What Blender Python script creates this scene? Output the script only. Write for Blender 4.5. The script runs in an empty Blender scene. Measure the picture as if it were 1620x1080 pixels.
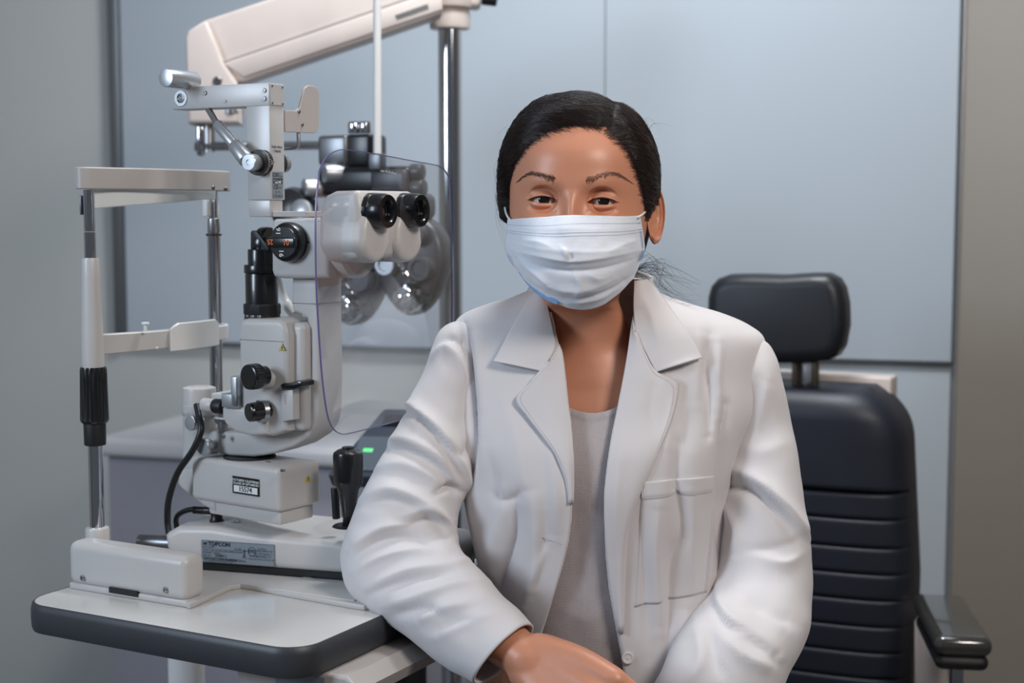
import bpy, bmesh, math, random
import numpy as np
from math import sin, cos, pi, radians, sqrt, atan2
from mathutils import Vector, Matrix, Quaternion, noise as mnoise

SC = bpy.context.scene
random.seed(7)
rng = np.random.default_rng(11)

# ------------------------------------------------------------------ camera
FPX = 2322.0; HC = 1.22; PITCH = radians(5.12)
cam_d = bpy.data.cameras.new('camera')
cam = bpy.data.objects.new('camera', cam_d)
SC.collection.objects.link(cam)
cam.location = (0, 0, HC)
cam.rotation_euler = (radians(90) - PITCH, 0, 0)
cam_d.sensor_width = 36.0
cam_d.lens = FPX / 1620 * 36.0
cam_d.dof.use_dof = True
cam_d.dof.focus_distance = 1.52
cam_d.dof.aperture_fstop = 5.0
cam_d.clip_start = 0.02
SC.camera = cam

# ------------------------------------------------------------------ world and lights
wd = bpy.data.worlds.new('world'); SC.world = wd
wd.use_nodes = True
wd.node_tree.nodes['Background'].inputs[0].default_value = (0.62, 0.68, 0.78, 1)
wd.node_tree.nodes['Background'].inputs[1].default_value = 0.15

def area(name, loc, target, size, power, col, spread=180, shape='RECTANGLE'):
    l = bpy.data.lights.new(name, 'AREA'); l.energy = power; l.color = col
    l.shape = shape; l.size = size[0]; l.size_y = size[1]; l.spread = radians(spread)
    o = bpy.data.objects.new(name, l); SC.collection.objects.link(o)
    o.location = loc
    d = Vector(target) - Vector(loc)
    o.rotation_euler = d.to_track_quat('-Z', 'Y').to_euler()
    return o

area('cool_left_softbox', (-1.9, 0.35, 1.75), (-0.1, 1.6, 1.05), (0.55, 0.8), 28, (0.70, 0.83, 1.0))  # cool softbox added at the left; there is no window
area('key_softbox', (0.80, 0.40, 2.0), (0.05, 1.6, 1.10), (0.4, 0.4), 15.5, (1.0, 0.92, 0.86))
area('ceiling_panel', (0.3, 1.9, 2.62), (0.3, 1.9, 0), (0.9, 0.6), 11, (0.95, 0.97, 1.0))
area("wall_spot", (0.15, 1.9, 2.55), (0.15, 3.05, 1.2), (0.3, 0.3), 17.5, (0.9, 0.95, 1.0), 150)

SC.view_settings.view_transform = 'Standard'
SC.view_settings.look = 'None'
SC.view_settings.gamma = 1.0
SC.view_settings.use_curve_mapping = False
SC.view_settings.exposure = 0.0

# ------------------------------------------------------------------ pixel <-> world, local frames
CAMP = Vector((0, 0, HC))
def ray(px, py):
    dx = (px - 810) / FPX; dz = -(py - 540) / FPX
    return Vector((dx, cos(PITCH) + dz * sin(PITCH), -sin(PITCH) + dz * cos(PITCH)))
def at(px, py, Y):
    d = ray(px, py); return CAMP + d * (Y / d.y)
def atz(px, py, Z):
    d = ray(px, py); return CAMP + d * ((Z - HC) / d.z)

class Fr:
    """a turned local frame: u to the right, v away, w up"""
    def __init__(s, org, yaw):
        a = radians(yaw); s.O = Vector(org)
        s.ax = {'u': Vector((cos(a), -sin(a), 0)), 'v': Vector((sin(a), cos(a), 0)), 'w': Vector((0, 0, 1))}
        s.M = Matrix.Translation(s.O) @ Matrix.Rotation(-a, 4, 'Z')
    def L(s, px, py, **k):
        (n, val), = k.items(); a = s.ax[n]; d = ray(px, py); c = CAMP - s.O
        q = c + d * ((val - c.dot(a)) / d.dot(a))
        return Vector((q.dot(s.ax['u']), q.dot(s.ax['v']), q.dot(s.ax['w'])))
    def W(s, u, v, w): return s.M @ Vector((u, v, w))
WORLD = Fr((0, 0, 0), 0)

# ------------------------------------------------------------------ objects
MW = {}
def empty(name, M, label=None, cat=None, group=None):
    o = bpy.data.objects.new(name, None); SC.collection.objects.link(o)
    o.matrix_world = M; o.empty_display_size = .05
    MW[o.name] = M.copy()
    tag(o, label, cat, group); return o
def tag(o, label=None, cat=None, group=None, kind=None):
    if label: o['label'] = label
    if cat: o['category'] = cat
    if group: o['group'] = group
    if kind: o['kind'] = kind
    return o
def mk(name, bm, mat, parent=None, fr=None, ang=35, label=None, smooth=True, orient=None):
    """bm in frame fr coordinates (world if None) -> one mesh object"""
    if fr is not None: bm.transform(fr.M)
    if orient is None: bmesh.ops.recalc_face_normals(bm, faces=bm.faces)
    else:           # an open cloth: make its faces look at the viewer, or away from its own axis
        bm.normal_update(); fs = bm.faces[:]
        if orient == 'view': tot = sum(f.normal.dot(CAMP - f.calc_center_median()) * f.calc_area() for f in fs)
        else:
            cx = sum(v.co.x for v in bm.verts) / len(bm.verts); cy = sum(v.co.y for v in bm.verts) / len(bm.verts)
            tot = sum(f.normal.dot(f.calc_center_median() - Vector((cx, cy, f.calc_center_median().z))) * f.calc_area() for f in fs)
        if tot < 0: bmesh.ops.reverse_faces(bm, faces=fs)
    me = bpy.data.meshes.new(name)
    if parent is not None: bm.transform(MW[parent.name].inverted())
    bm.to_mesh(me); bm.free()
    for m in (mat if isinstance(mat, (list, tuple)) else [mat]): me.materials.append(m)
    if smooth:
        me.shade_smooth(); me.set_sharp_from_angle(angle=radians(ang))
    o = bpy.data.objects.new(name, me); SC.collection.objects.link(o)
    if parent is not None:
        o.parent = parent; MW[o.name] = MW[parent.name].copy()
    else: MW[o.name] = Matrix.Identity(4)
    if label: o['label'] = label
    return o
def new(): return bmesh.new()
def recenter(o):
    """move the origin of a top-level mesh to the middle of its base"""
    vs = np.array([v.co for v in o.data.vertices]); lo = vs.min(0); hi = vs.max(0)
    c = Vector(((lo[0] + hi[0]) / 2, (lo[1] + hi[1]) / 2, lo[2]))
    o.data.transform(Matrix.Translation(-c)); o.location = c
    MW[o.name] = Matrix.Translation(c); return o

# ------------------------------------------------------------------ shapes (all add to a bmesh)
def _bev(bm, geom_edges, r, seg):
    if r > 0:
        bmesh.ops.bevel(bm, geom=geom_edges, offset=r, segments=seg, profile=.5, affect='EDGES', clamp_overlap=True)
def _merge(bm, b2):
    me = bpy.data.meshes.new('tmp'); b2.to_mesh(me); b2.free(); bm.from_mesh(me); bpy.data.meshes.remove(me)
def box(bm, lo, hi, r=0, seg=3, M=None):
    b = new(); bmesh.ops.create_cube(b, size=1)
    lo = Vector(lo); hi = Vector(hi); c = (lo + hi) / 2; s = hi - lo
    for v in b.verts: v.co = Vector((v.co.x * s.x, v.co.y * s.y, v.co.z * s.z)) + c
    _bev(b, b.edges[:], r, seg)
    if M is not None: b.transform(M)
    _merge(bm, b)
def prism(bm, pts, a0, a1, plane='uw', r=0, seg=3, M=None):
    """polygon in a coordinate plane, pushed through from a0 to a1 along the third axis"""
    b = new()
    def P(p, a):
        x, y = p
        return {'uw': (x, a, y), 'uv': (x, y, a), 'vw': (a, x, y)}[plane]
    v0 = [b.verts.new(P(p, a0)) for p in pts]; v1 = [b.verts.new(P(p, a1)) for p in pts]
    n = len(pts); f0 = b.faces.new(v0); f1 = b.faces.new(list(reversed(v1)))
    for i in range(n): b.faces.new((v0[i], v1[i], v1[(i + 1) % n], v0[(i + 1) % n]))
    bmesh.ops.recalc_face_normals(b, faces=b.faces)
    if r > 0:
        caps = set(f0.edges) | set(f1.edges)
        _bev(b, list(caps), r, seg)
    if M is not None: b.transform(M)
    _merge(bm, b)
def basis(axis):
    z = Vector(axis).normalized(); t = Vector((0, 0, 1)) if abs(z.z) < .9 else Vector((1, 0, 0))
    x = t.cross(z).normalized(); y = z.cross(x); return x, y, z
def lathe(bm, prof, org=(0, 0, 0), axis=(0, 0, 1), n=40, arc=None, rib=None):
    """prof: (radius, height) pairs; closed at both ends"""
    x, y, z = basis(axis); org = Vector(org); rings = []
    for (r, h) in prof:
        ring = []
        for i in range(n):
            a = 2 * pi * i / n; rr = r
            if rib and rib[0] <= h <= rib[1]: rr = r * (1 - rib[2] * (i % 2))
            ring.append(bm.verts.new(org + z * h + (x * cos(a) + y * sin(a)) * rr))
        rings.append(ring)
    for a, b in zip(rings, rings[1:]):
        for i in range(n): bm.faces.new((a[i], a[(i + 1) % n], b[(i + 1) % n], b[i]))
    bm.faces.new(list(reversed(rings[0]))); bm.faces.new(rings[-1])
def cyl(bm, p, q, r, n=32, r2=None, bev=0):
    p = Vector(p); q = Vector(q); L = (q - p).length; r2 = r if r2 is None else r2
    if bev: prof = [(r - bev, 0), (r - bev * .3, bev * .3), (r, bev), (r2, L - bev), (r2 - bev * .3, L - bev * .3), (r2 - bev, L)]
    else: prof = [(r, 0), (r2, L)]
    lathe(bm, prof, p, q - p, n)
def crom(pts, n=8):
    """Catmull-Rom through points (any dimension)"""
    P = [np.array(p, float) for p in pts]; P = [2 * P[0] - P[1]] + P + [2 * P[-1] - P[-2]]
    out = []
    for i in range(1, len(P) - 2):
        for k in range(n):
            t = k / n; a, b, c, d = P[i - 1:i + 3]
            out.append(.5 * (2 * b + (c - a) * t + (2 * a - 5 * b + 4 * c - d) * t * t + (3 * b - a - 3 * c + d) * t ** 3))
    out.append(P[-2]); return np.array(out)
def tube(bm, pts, r, n=10, sm=6, cap=True):
    C = crom(pts, sm) if sm > 1 else np.array(pts, float)
    m = len(C); rr = np.interp(np.linspace(0, 1, m), np.linspace(0, 1, len(r)), r) if hasattr(r, '__len__') else [r] * m
    T = np.gradient(C, axis=0); t0 = Vector(T[0]).normalized()
    x = basis(t0)[0]; rings = []
    for i in range(m):
        t = Vector(T[i]).normalized(); x = (x - t * x.dot(t)).normalized(); y = t.cross(x)
        rings.append([bm.verts.new(Vector(C[i]) + (x * cos(2 * pi * k / n) + y * sin(2 * pi * k / n)) * rr[i]) for k in range(n)])
    for a, b in zip(rings, rings[1:]):
        for i in range(n): bm.faces.new((a[i], a[(i + 1) % n], b[(i + 1) % n], b[i]))
    if cap: bm.faces.new(list(reversed(rings[0]))); bm.faces.new(rings[-1])
def screw(bm, p, axis, r):
    z = Vector(axis).normalized()
    lathe(bm, [(r, -.001), (r, r * .3), (r * .7, r * .55), (r * .4, r * .55), (r * .35, r * .2), (.0001, r * .2)], p, z, 16)
def textmesh(bm, s, size, org, xd, yd, align='LEFT', off=.0003, bold=0):
    cu = bpy.data.curves.new('t', 'FONT'); cu.body = s; cu.size = size; cu.align_x = align; cu.offset = bold
    cu.resolution_u = 2
    o = bpy.data.objects.new('t', cu); SC.collection.objects.link(o)
    bpy.context.view_layer.update()
    me = bpy.data.meshes.new_from_object(o.evaluated_get(bpy.context.evaluated_depsgraph_get()))
    xd = Vector(xd).normalized(); yd = Vector(yd).normalized(); zd = xd.cross(yd)
    M = Matrix((xd, yd, zd)).transposed().to_4x4(); M.translation = Vector(org) + zd * off
    b = new(); b.from_mesh(me); b.transform(M); _merge(bm, b)
    bpy.data.objects.remove(o); bpy.data.meshes.remove(me); bpy.data.curves.remove(cu)
def quad(bm, org, xd, yd, w, h, off=0):
    xd = Vector(xd).normalized(); yd = Vector(yd).normalized(); o = Vector(org) + xd.cross(yd) * off
    bm.faces.new([bm.verts.new(o), bm.verts.new(o + xd * w), bm.verts.new(o + xd * w + yd * h), bm.verts.new(o + yd * h)])
def plate(bm, org, xd, yd, w, h, t=.0008):
    xd = Vector(xd).normalized(); yd = Vector(yd).normalized(); zd = xd.cross(yd)
    M = Matrix((xd, yd, zd)).transposed().to_4x4(); M.translation = Vector(org)
    box(bm, (0, 0, -t * .3), (w, h, t * .7), 0, M=M)

# ------------------------------------------------------------------ materials
def lin(c):
    f = lambda x: x / 12.92 if x <= .04045 else ((x + .055) / 1.055) ** 2.4
    return tuple(f(v / 255) for v in c) + (1,)
def mat(name, col, rough=.45, metal=0, var=.04, scale=30, bump=0, bscale=200, spec=.5, coat=0, **kw):
    m = bpy.data.materials.new(name); m.use_nodes = True; nt = m.node_tree; N = nt.nodes; Lk = nt.links
    b = N['Principled BSDF']; c = lin(col)
    tc = N.new('ShaderNodeTexCoord')
    nz = N.new('ShaderNodeTexNoise'); nz.inputs['Scale'].default_value = scale; nz.inputs['Detail'].default_value = 4
    Lk.new(tc.outputs['Object'], nz.inputs['Vector'])
    mx = N.new('ShaderNodeMix'); mx.data_type = 'RGBA'
    mx.inputs[6].default_value = tuple(x * (1 - var) for x in c[:3]) + (1,)
    mx.inputs[7].default_value = tuple(min(1, x * (1 + var)) for x in c[:3]) + (1,)
    Lk.new(nz.outputs['Fac'], mx.inputs[0]); Lk.new(mx.outputs[2], b.inputs['Base Color'])
    b.inputs['Roughness'].default_value = rough; b.inputs['Metallic'].default_value = metal
    b.inputs['Specular IOR Level'].default_value = spec; b.inputs['Coat Weight'].default_value = coat
    for k, v in kw.items(): b.inputs[k].default_value = v
    if bump:
        n2 = N.new('ShaderNodeTexNoise'); n2.inputs['Scale'].default_value = bscale; n2.inputs['Detail'].default_value = 6
        Lk.new(tc.outputs['Object'], n2.inputs['Vector'])
        bp = N.new('ShaderNodeBump'); bp.inputs['Strength'].default_value = bump; bp.inputs['Distance'].default_value = .001
        Lk.new(n2.outputs['Fac'], bp.inputs['Height']); Lk.new(bp.outputs[0], b.inputs['Normal'])
    return m

M_body = mat('cream_plastic', (192, 189, 186), .38, bump=.05, bscale=500)
M_bodyd = mat('warm_grey_plastic', (178, 172, 168), .42)
M_tono = mat('painted_metal', (188, 187, 186), .38, .1, bump=.06, bscale=900)
M_black = mat('black_plastic', (16, 16, 18), .28, coat=.3)
M_blackm = mat('matt_black', (22, 22, 24), .5)
M_chrome = mat('chrome', (200, 202, 206), .08, 1)
M_steel = mat('brushed_steel', (178, 178, 180), .3, 1)
M_alu = mat('aluminium', (190, 193, 197), .38, .85, bump=.1, bscale=600)
M_alud = mat('grey_metal', (120, 122, 124), .35, .8)
M_table = mat('white_laminate', (205, 203, 199), .22, coat=.15)
M_edge = mat('charcoal_rubber_edge', (56, 58, 62), .45, bump=.1, bscale=400)
M_cable = mat('black_cable', (18, 18, 20), .38)
M_ink = mat('dark_ink', (38, 44, 58), .6)
M_inkw = mat('white_ink', (225, 225, 222), .6)
M_inko = mat('orange_ink', (228, 120, 60), .6)
M_plate = mat('silver_label', (150, 163, 172), .35, .5)
M_yellow = mat('yellow_label', (205, 180, 50), .5)
M_strap = mat('white_strap', (232, 238, 238), .5)
M_wplast = mat('milky_plastic', (222, 220, 217), .35)
M_beige = mat('beige_enamel', (205, 192, 184), .4)
M_wood = mat('wood_veneer', (120, 84, 62), .5, var=.2)
def glass_mat(name, tint=(1, 1, 1), refl=.06, rough=0.0):
    m = bpy.data.materials.new(name); m.use_nodes = True; nt = m.node_tree; N = nt.nodes; Lk = nt.links
    N.remove(N['Principled BSDF']); out = N['Material Output']
    tr = N.new('ShaderNodeBsdfTransparent'); tr.inputs[0].default_value = (*tint, 1)
    gl = N.new('ShaderNodeBsdfGlossy'); gl.inputs['Roughness'].default_value = rough
    lw = N.new('ShaderNodeNewGeometry'); dt = N.new('ShaderNodeVectorMath'); dt.operation = 'DOT_PRODUCT'
    Lk.new(lw.outputs['Incoming'], dt.inputs[0]); Lk.new(lw.outputs['Normal'], dt.inputs[1])
    def mth(op, a, bv, use=False):
        n = N.new('ShaderNodeMath'); n.operation = op
        Lk.new(a, n.inputs[0])
        if bv is not None: n.inputs[1].default_value = bv
        return n
    ab = mth('ABSOLUTE', dt.outputs['Value'], None); iv = N.new('ShaderNodeMath'); iv.operation = 'SUBTRACT'; iv.inputs[0].default_value = 1; Lk.new(ab.outputs[0], iv.inputs[1])
    pw = mth('POWER', iv.outputs[0], 5); ml = mth('MULTIPLY', pw.outputs[0], .96); fr = mth('ADD', ml.outputs[0], .04)
    ad = N.new('ShaderNodeMath'); ad.operation = 'ADD'; ad.inputs[1].default_value = refl
    tc = N.new('ShaderNodeTexCoord'); nz = N.new('ShaderNodeTexNoise'); nz.inputs['Scale'].default_value = 60
    Lk.new(tc.outputs['Object'], nz.inputs['Vector'])
    mm = N.new('ShaderNodeMath'); mm.operation = 'MULTIPLY'; mm.inputs[1].default_value = .02
    Lk.new(nz.outputs['Fac'], mm.inputs[0]); a2 = N.new('ShaderNodeMath'); a2.operation = 'ADD'
    Lk.new(fr.outputs[0], ad.inputs[0]); Lk.new(ad.outputs[0], a2.inputs[0]); Lk.new(mm.outputs[0], a2.inputs[1])
    mx = N.new('ShaderNodeMixShader'); Lk.new(a2.outputs[0], mx.inputs[0])
    Lk.new(tr.outputs[0], mx.inputs[1]); Lk.new(gl.outputs[0], mx.inputs[2]); Lk.new(mx.outputs[0], out.inputs[0])
    return m
M_shield = glass_mat('clear_acrylic', (.97, .975, .985), .07, .01)
M_shedge = mat('acrylic_edge', (104, 98, 140), .2)
M_lens = mat('lens_glass', (14, 18, 24), .04, 0, coat=1)
# ================================================================== the room
WF = Fr(at(810, 552, 3.06), 16)            # back wall frame: v = 0 on the wall, w = 0 at the board's lower edge
WF.O.z = 1.22 - .29; WF = Fr(WF.O, 16)
M_wall = mat('wall_paint', (178, 179, 176), .6, var=.02, scale=3, bump=.05, bscale=300)
M_board = mat('glossy_wall_panel', (161, 169, 176), .42, var=.012, scale=2, spec=.35)
M_wallr = mat('taupe_panel', (134, 126, 116), .42, var=.03, scale=5)
M_floor = mat('vinyl_floor', (95, 92, 92), .4, var=.08, scale=8)
M_ceil = mat('ceiling_tile', (190, 192, 194), .8, bump=.3, bscale=120)
b = new(); box(b, (-2.0, 0, -.93), (.93, .1, 1.75)); tag(mk('wall_back', b, M_wall, fr=WF), kind='structure')
b = new(); box(b, (-2.1, -4.3, -.93), (-2.0, .1, 1.75)); tag(mk('wall_left', b, M_wall, fr=WF), kind='structure')
b = new(); box(b, (-2.1, -4.4, -1.03), (2.9, .1, -.93)); tag(mk('floor', b, M_floor, fr=WF), kind='structure')
b = new(); box(b, (-2.1, -4.4, 1.75), (2.9, .1, 1.85)); tag(mk('ceiling', b, M_ceil, fr=WF), kind='structure')
# right partition, coming toward the camera from the end of the back wall
pr = WF.L(1506, 570, v=0)
RF = Fr(WF.W(pr.x + .01, 0, 0), 38)
b = new(); box(b, (0, .0, -.93), (2.2, .08, 1.75)); tag(mk('wall_right', b, M_wallr, fr=RF), kind='structure')
b = new(); box(b, (-.014, -.006, -.93), (.0, .03, 1.75), .002); tag(mk('trim_1', b, M_alu, fr=RF), kind='structure')
# large glossy board on the wall, in two sheets with a seam
pl = WF.L(203, 510, v=-.02).x; ps = WF.L(957, 300, v=-.02).x
M_boardl = mat('lower_panel', (172, 180, 186), .45, var=.012, scale=2, spec=.35); CRX = WF.L(668, 760, v=-.46).x + .02
w1 = empty('wall_board', WF.M @ Matrix.Translation((pl, 0, 0)), 'pale blue-grey glossy board covering the wall behind the woman', 'board')
for i, (a, c) in enumerate(((pl, ps - .0008), (ps + .0008, pr.x - .002))):
    b = new(); box(b, (a, -.026, 0), (c, -.001, 1.70), .001, 1); mk('board_sheet', b, M_board, w1, WF)
b = new(); box(b, (CRX, -.012, -.93), (pr.x - .002, -.001, -.010), .001, 1); mk('lower_sheet', b, M_boardl, w1, WF)
b = new(); box(b, (pl, -.021, -.009), (pr.x - .002, -.002, -.0005), .001, 1)  # grey strip standing in for the shadow line under the board
mk('board_gap_shade', b, M_alud, w1, WF, label='dark line of shade under the board')
b = new(); box(b, (pl - .028, -.034, 0), (pl - .001, -.002, 1.70), .003); mk('side_rail', b, M_alud, w1, WF, label='dark line of shade under the board')
# low counter against the wall on the left
cz = WF.L(300, 690, v=-.30).z
CL = WF.L(163, 760, v=-.46).x; CR = WF.L(668, 760, v=-.46).x
ct = empty('counter', WF.M @ Matrix.Translation((CL, -.24, -.93)), 'low white counter with rounded front edge along the back wall', 'counter')
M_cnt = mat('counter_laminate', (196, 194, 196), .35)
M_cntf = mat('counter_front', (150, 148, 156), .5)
wt = WF.L(300, 697, v=-.46).z; wb = WF.L(300, 728, v=-.46).z
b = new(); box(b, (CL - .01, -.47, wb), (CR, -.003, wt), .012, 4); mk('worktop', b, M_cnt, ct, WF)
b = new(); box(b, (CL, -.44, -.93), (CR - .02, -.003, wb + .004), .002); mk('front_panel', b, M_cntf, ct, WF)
# dark slanted keypad console in front of the counter, on its own stand
KF = Fr(at(600, 700, 2.05), 12)
kl = lambda x, y, v=0: KF.L(x, y, v=v)
kb = kl(600, 760).z
kc = empty('keypad_console', KF.M @ Matrix.Translation((0, .03, -KF.O.z)), 'dark slanted control console with a green light behind the joystick', 'control console')
M_cons = mat('console_grey', (58, 64, 74), .45)
tl0, bl0 = kl(600, 640, .10), kl(527, 745)
wx = .145; u0 = bl0.x
import mathutils
y0, z0, y1, z1 = -.03, bl0.z, .09, kl(600, 644, .09).z
b = new(); ring_ = []
for (yy, zz, ua, ub) in ((y0, z0, u0, u0 + wx + .03), (y1, z1, u0 + .048, u0 + wx + .03)):
    ring_.append([b.verts.new((ua, yy, zz)), b.verts.new((ub, yy, zz)), b.verts.new((ub, yy + .02, zz - .022)), b.verts.new((ua, yy + .02, zz - .022))])
A_, B_ = ring_
for k in range(4): b.faces.new((A_[k], A_[(k + 1) % 4], B_[(k + 1) % 4], B_[k]))
b.faces.new(A_); b.faces.new(B_); bmesh.ops.recalc_face_normals(b, faces=b.faces); _bev(b, b.edges[:], .006, 3)
mk('housing', b, M_cons, kc, KF)
sl = Vector((0, y1 - y0, z1 - z0)).normalized(); slL = Vector((0, y1 - y0, z1 - z0)).length
def onslope(u, t): return Vector((u, y0 + sl.y * t, z0 + sl.z * t))
b = new(); plate(b, onslope(u0 + .030, .01), (1, 0, 0), sl, .10, slL * .48, .003)
mk('keypad', b, mat('keypad_grey', (84, 94, 102), .4), kc, KF)
b = new(); plate(b, onslope(u0 + .055, slL * .72), (1, 0, 0), sl, .05, slL * .16, .003); mk('display', b, M_black, kc, KF)
M_led = mat('green_light', (90, 200, 120), .4); M_led.node_tree.nodes['Principled BSDF'].inputs['Emission Color'].default_value = (.2, .9, .35, 1); M_led.node_tree.nodes['Principled BSDF'].inputs['Emission Strength'].default_value = .5
b = new(); plate(b, onslope(u0 + .042, slL * .32), (1, 0, 0), sl, .014, .007, .005); mk('indicator_light', b, M_led, kc, KF, label='green indicator light')
b = new(); cyl(b, (u0 + .11, .05, -KF.O.z), (u0 + .11, .05, z0 + .02), .012); lathe(b, [(.12, 0), (.12, .008), (.02, .02)], (u0 + .11, .05, -KF.O.z)); mk('stand', b, M_blackm, kc, KF)
# ================================================================== instrument table and slit lamp
TZ = .80
_p = at(148, 600, 1.65)
T = Fr((_p.x, _p.y, TZ), 28.5)
S = .212
# ---- table
tb = empty('instrument_table', T.M @ Matrix.Translation((.17, .1, -TZ)), 'white-topped instrument table with rounded charcoal edge under the slit lamp', 'table')
def rrect(u0, v0, u1, v1, r, n=8):
    out = []
    for cx, cy, a in ((u1 - r, v0 + r, -90), (u1 - r, v1 - r, 0), (u0 + r, v1 - r, 90), (u0 + r, v0 + r, 180)):
        for k in range(n + 1):
            t = radians(a + 90 * k / n); out.append((cx + r * cos(t), cy + r * sin(t)))
    return out
tu0, tv0, tu1, tv1 = -.004, -.117, .372, .285
b = new(); prism(b, rrect(tu0 + .003, tv0 + .003, tu1 - .003, tv1 - .003, .032), -.028, 0, 'uv', .0008, 1); mk('tabletop', b, M_table, tb, T)
b = new()   # the rubber edge: a rounded ring
ring = rrect(tu0, tv0, tu1, tv1, .036, 10); inn = rrect(tu0 + .004, tv0 + .004, tu1 - .004, tv1 - .004, .032, 10)
prof = [(0, -.0008), (.5, .0), (1, -.002), (1.35, -.008), (1.4, -.017), (1.3, -.026), (.9, -.031), (0, -.032)]
vr = [[b.verts.new((i[0] + (o[0] - i[0]) * f, i[1] + (o[1] - i[1]) * f, z)) for (f, z) in prof] for o, i in zip(ring, inn)]
for i in range(len(vr)):
    A_, B_ = vr[i], vr[(i + 1) % len(vr)]
    for k in range(len(prof)): b.faces.new((A_[k], B_[k], B_[(k + 1) % len(prof)], A_[(k + 1) % len(prof)]))
mk('edge_band', b, M_edge, tb, T)
b = new(); box(b, (.02, .05, -.062), (.33, .27, -.0285), .006); mk('under_frame', b, M_beige, tb, T)
for (u, v) in ((T.L(295, 1060, v=.25).x, .25),):
    b = new(); cyl(b, (u, v, -TZ + .03), (u, v, -.063), .024, 28); mk('leg', b, M_wplast, tb, T)
b = new(); q = T.L(628, 1060, v=.23); box(b, (q.x - .025, .215, -TZ + .03), (q.x + .025, .255, -.0285), .004); mk('lifting_column', b, M_blackm, tb, T)
b = new(); box(b, (-.03, .02, -TZ), (.31, .27, -TZ + .03), .01); mk('base', b, M_beige, tb, T)
b = new(); prism(b, [(.262, -.062), (.255, -.033), (.395, -.033), (.41, -.045), (.405, -.058), (.36, -.064)], -.075, .10, 'uw', .004); pbx = mk('power_box', b, M_bodyd, tb, T, label='beige power supply box')
b = new(); lathe(b, [(.004, 0), (.012, 0), (.014, -.006), (.01, -.012), (.003, -.014)], (.235, -.03, -.030), n=24); mk('adjusting_knob', b, M_black, tb, T)
q = T.L(600, 1028, v=-.0755); b = new(); plate(b, (.31, -.0752, -.058), (1, 0, 0), (0, 0, 1), .06, .02, .0006); mk('rating_label', b, M_plate, pbx, T)
# cables under the table
for i, (x0, x1) in enumerate(((420, 438), (492, 505))):
    p0 = T.L(x0, 1035, v=.02 + .03 * i); p1 = T.L(x1, 1078, v=.0 + .03 * i)
    b = new(); tube(b, [(p0.x - .01, p0.y + .02, -.032), (p0.x, p0.y, -.06), (p1.x, p1.y, -.10), (p1.x + .03, p1.y + .04, -.25), (p1.x + .03, p1.y + .12, -.5)], .0038)
    mk('cable', b, M_cable, tb, T)
# dark column of the stand behind the table
# ---- headrest frame
hr = empty('headrest_frame', T.M, 'chrome two-post head and chin rest frame with beige forehead band on the table', 'headrest frame')
b = new(); box(b, (.004, -.0495, .0), (.1725, -.020, .0075), .002, 2); box(b, (-.01, -.03, .0), (.05, .03, .036), .008, 3); mk('base_foot', b, M_body, hr, T)
b = new(); box(b, (.003, -.051, .0055), (.1735, -.0165, .054), .010, 5); mk('rail_cover', b, M_body, hr, T)
for p in ((131, 914), (262, 933)):
    q = T.L(*p, v=-.0515); b = new(); screw(b, q, (0, -1, 0), .0034); mk('screw', b, M_steel, hr, T)
b = new(); q = T.L(173, 939, v=-.0505); box(b, (q.x, -.0512, .0035), (q.x + .041, -.04, .0095)); mk('cable_slot', b, M_blackm, hr, T)

# raised base plate with its cut-out front
pp = [T.L(x, y, w=.006) for x, y in ((300, 955), (330, 942), (352, 931), (366, 925), (380, 923), (396, 925), (470, 939), (560, 955), (576, 957), (590, 955), (598, 948))]
pts = [(p.x, p.y) for p in pp] + [(.372, .08), (.36, .27), (.01, .27), (.01, -.02), (.12, -.03)]
b = new(); prism(b, pts, 0, .006, 'uv', .0015, 2); mk('base_plate', b, M_body, hr, T)
pp = [T.L(x, y, w=.0068) for x, y in ((436, 932), (483, 911), (585, 938), (560, 950))]
b = new(); prism(b, [(p.x, p.y) for p in pp], .0055, .0072, 'uv', .0006, 1); mk('slide_plate', b, M_table, hr, T, label='glossy white slide plate')
# rails between the covers and the lamp base



# left post, from the bottom up
pz = lambda y: T.L(148, y, v=0).z
b = new(); lathe(b, [(.0135, .045), (.0135, pz(836)), (.0125, pz(833)), (.009, pz(832))]); mk('post_socket', b, M_body, hr, T)
b = new(); cyl(b, (0, 0, .03), (0, 0, pz(665)), .0083, 36); mk('lower_post', b, M_chrome, hr, T)
b = new(); lathe(b, [(.009, pz(704)), (.0118, pz(703)), (.0122, pz(700)), (.0125, pz(670)), (.012, pz(666))]); mk('height_collar', b, M_blackm, hr, T)
b = new(); n = 48
lathe(b, [(.0142, pz(668)), (.0160, pz(664)), (.0158, pz(655)), (.0150, pz(600)), (.0148, pz(584)), (.0138, pz(580))], n=48, rib=(pz(656), pz(583), .06)); mk('height_grip', b, M_black, hr, T, ang=25)
b = new(); lathe(b, [(.0122, pz(580)), (.0124, pz(560)), (.0118, pz(520)), (.0100, pz(440)), (.0096, pz(412)), (.0088, pz(408))]); mk('post_sleeve', b, M_body, hr, T)
b = new(); cyl(b, (0, 0, pz(412)), (0, 0, pz(367)), .0066); cyl(b, (0, 0, pz(366)), (0, 0, pz(300)), .0063); mk('upper_post', b, M_chrome, hr, T)
# right post
rz = lambda y: T.L(340, y, v=S).z
b = new(); cyl(b, (0, S, .03), (0, S, rz(372)), .0080, 36); cyl(b, (0, S, rz(372)), (0, S, rz(300)), .0055); mk('far_post', b, M_chrome, hr, T)
b = new(); lathe(b, [(.009, rz(373)), (.0098, rz(372.5)), (.0098, rz(370)), (.009, rz(369.5))], (0, S, 0)); mk('stop_ring', b, M_blackm, hr, T)
b = new(); lathe(b, [(.007, rz(369)), (.0078, rz(366)), (.0072, rz(346)), (.0066, rz(345))], (0, S, 0)); mk('post_joint', b, M_steel, hr, T)
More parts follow.
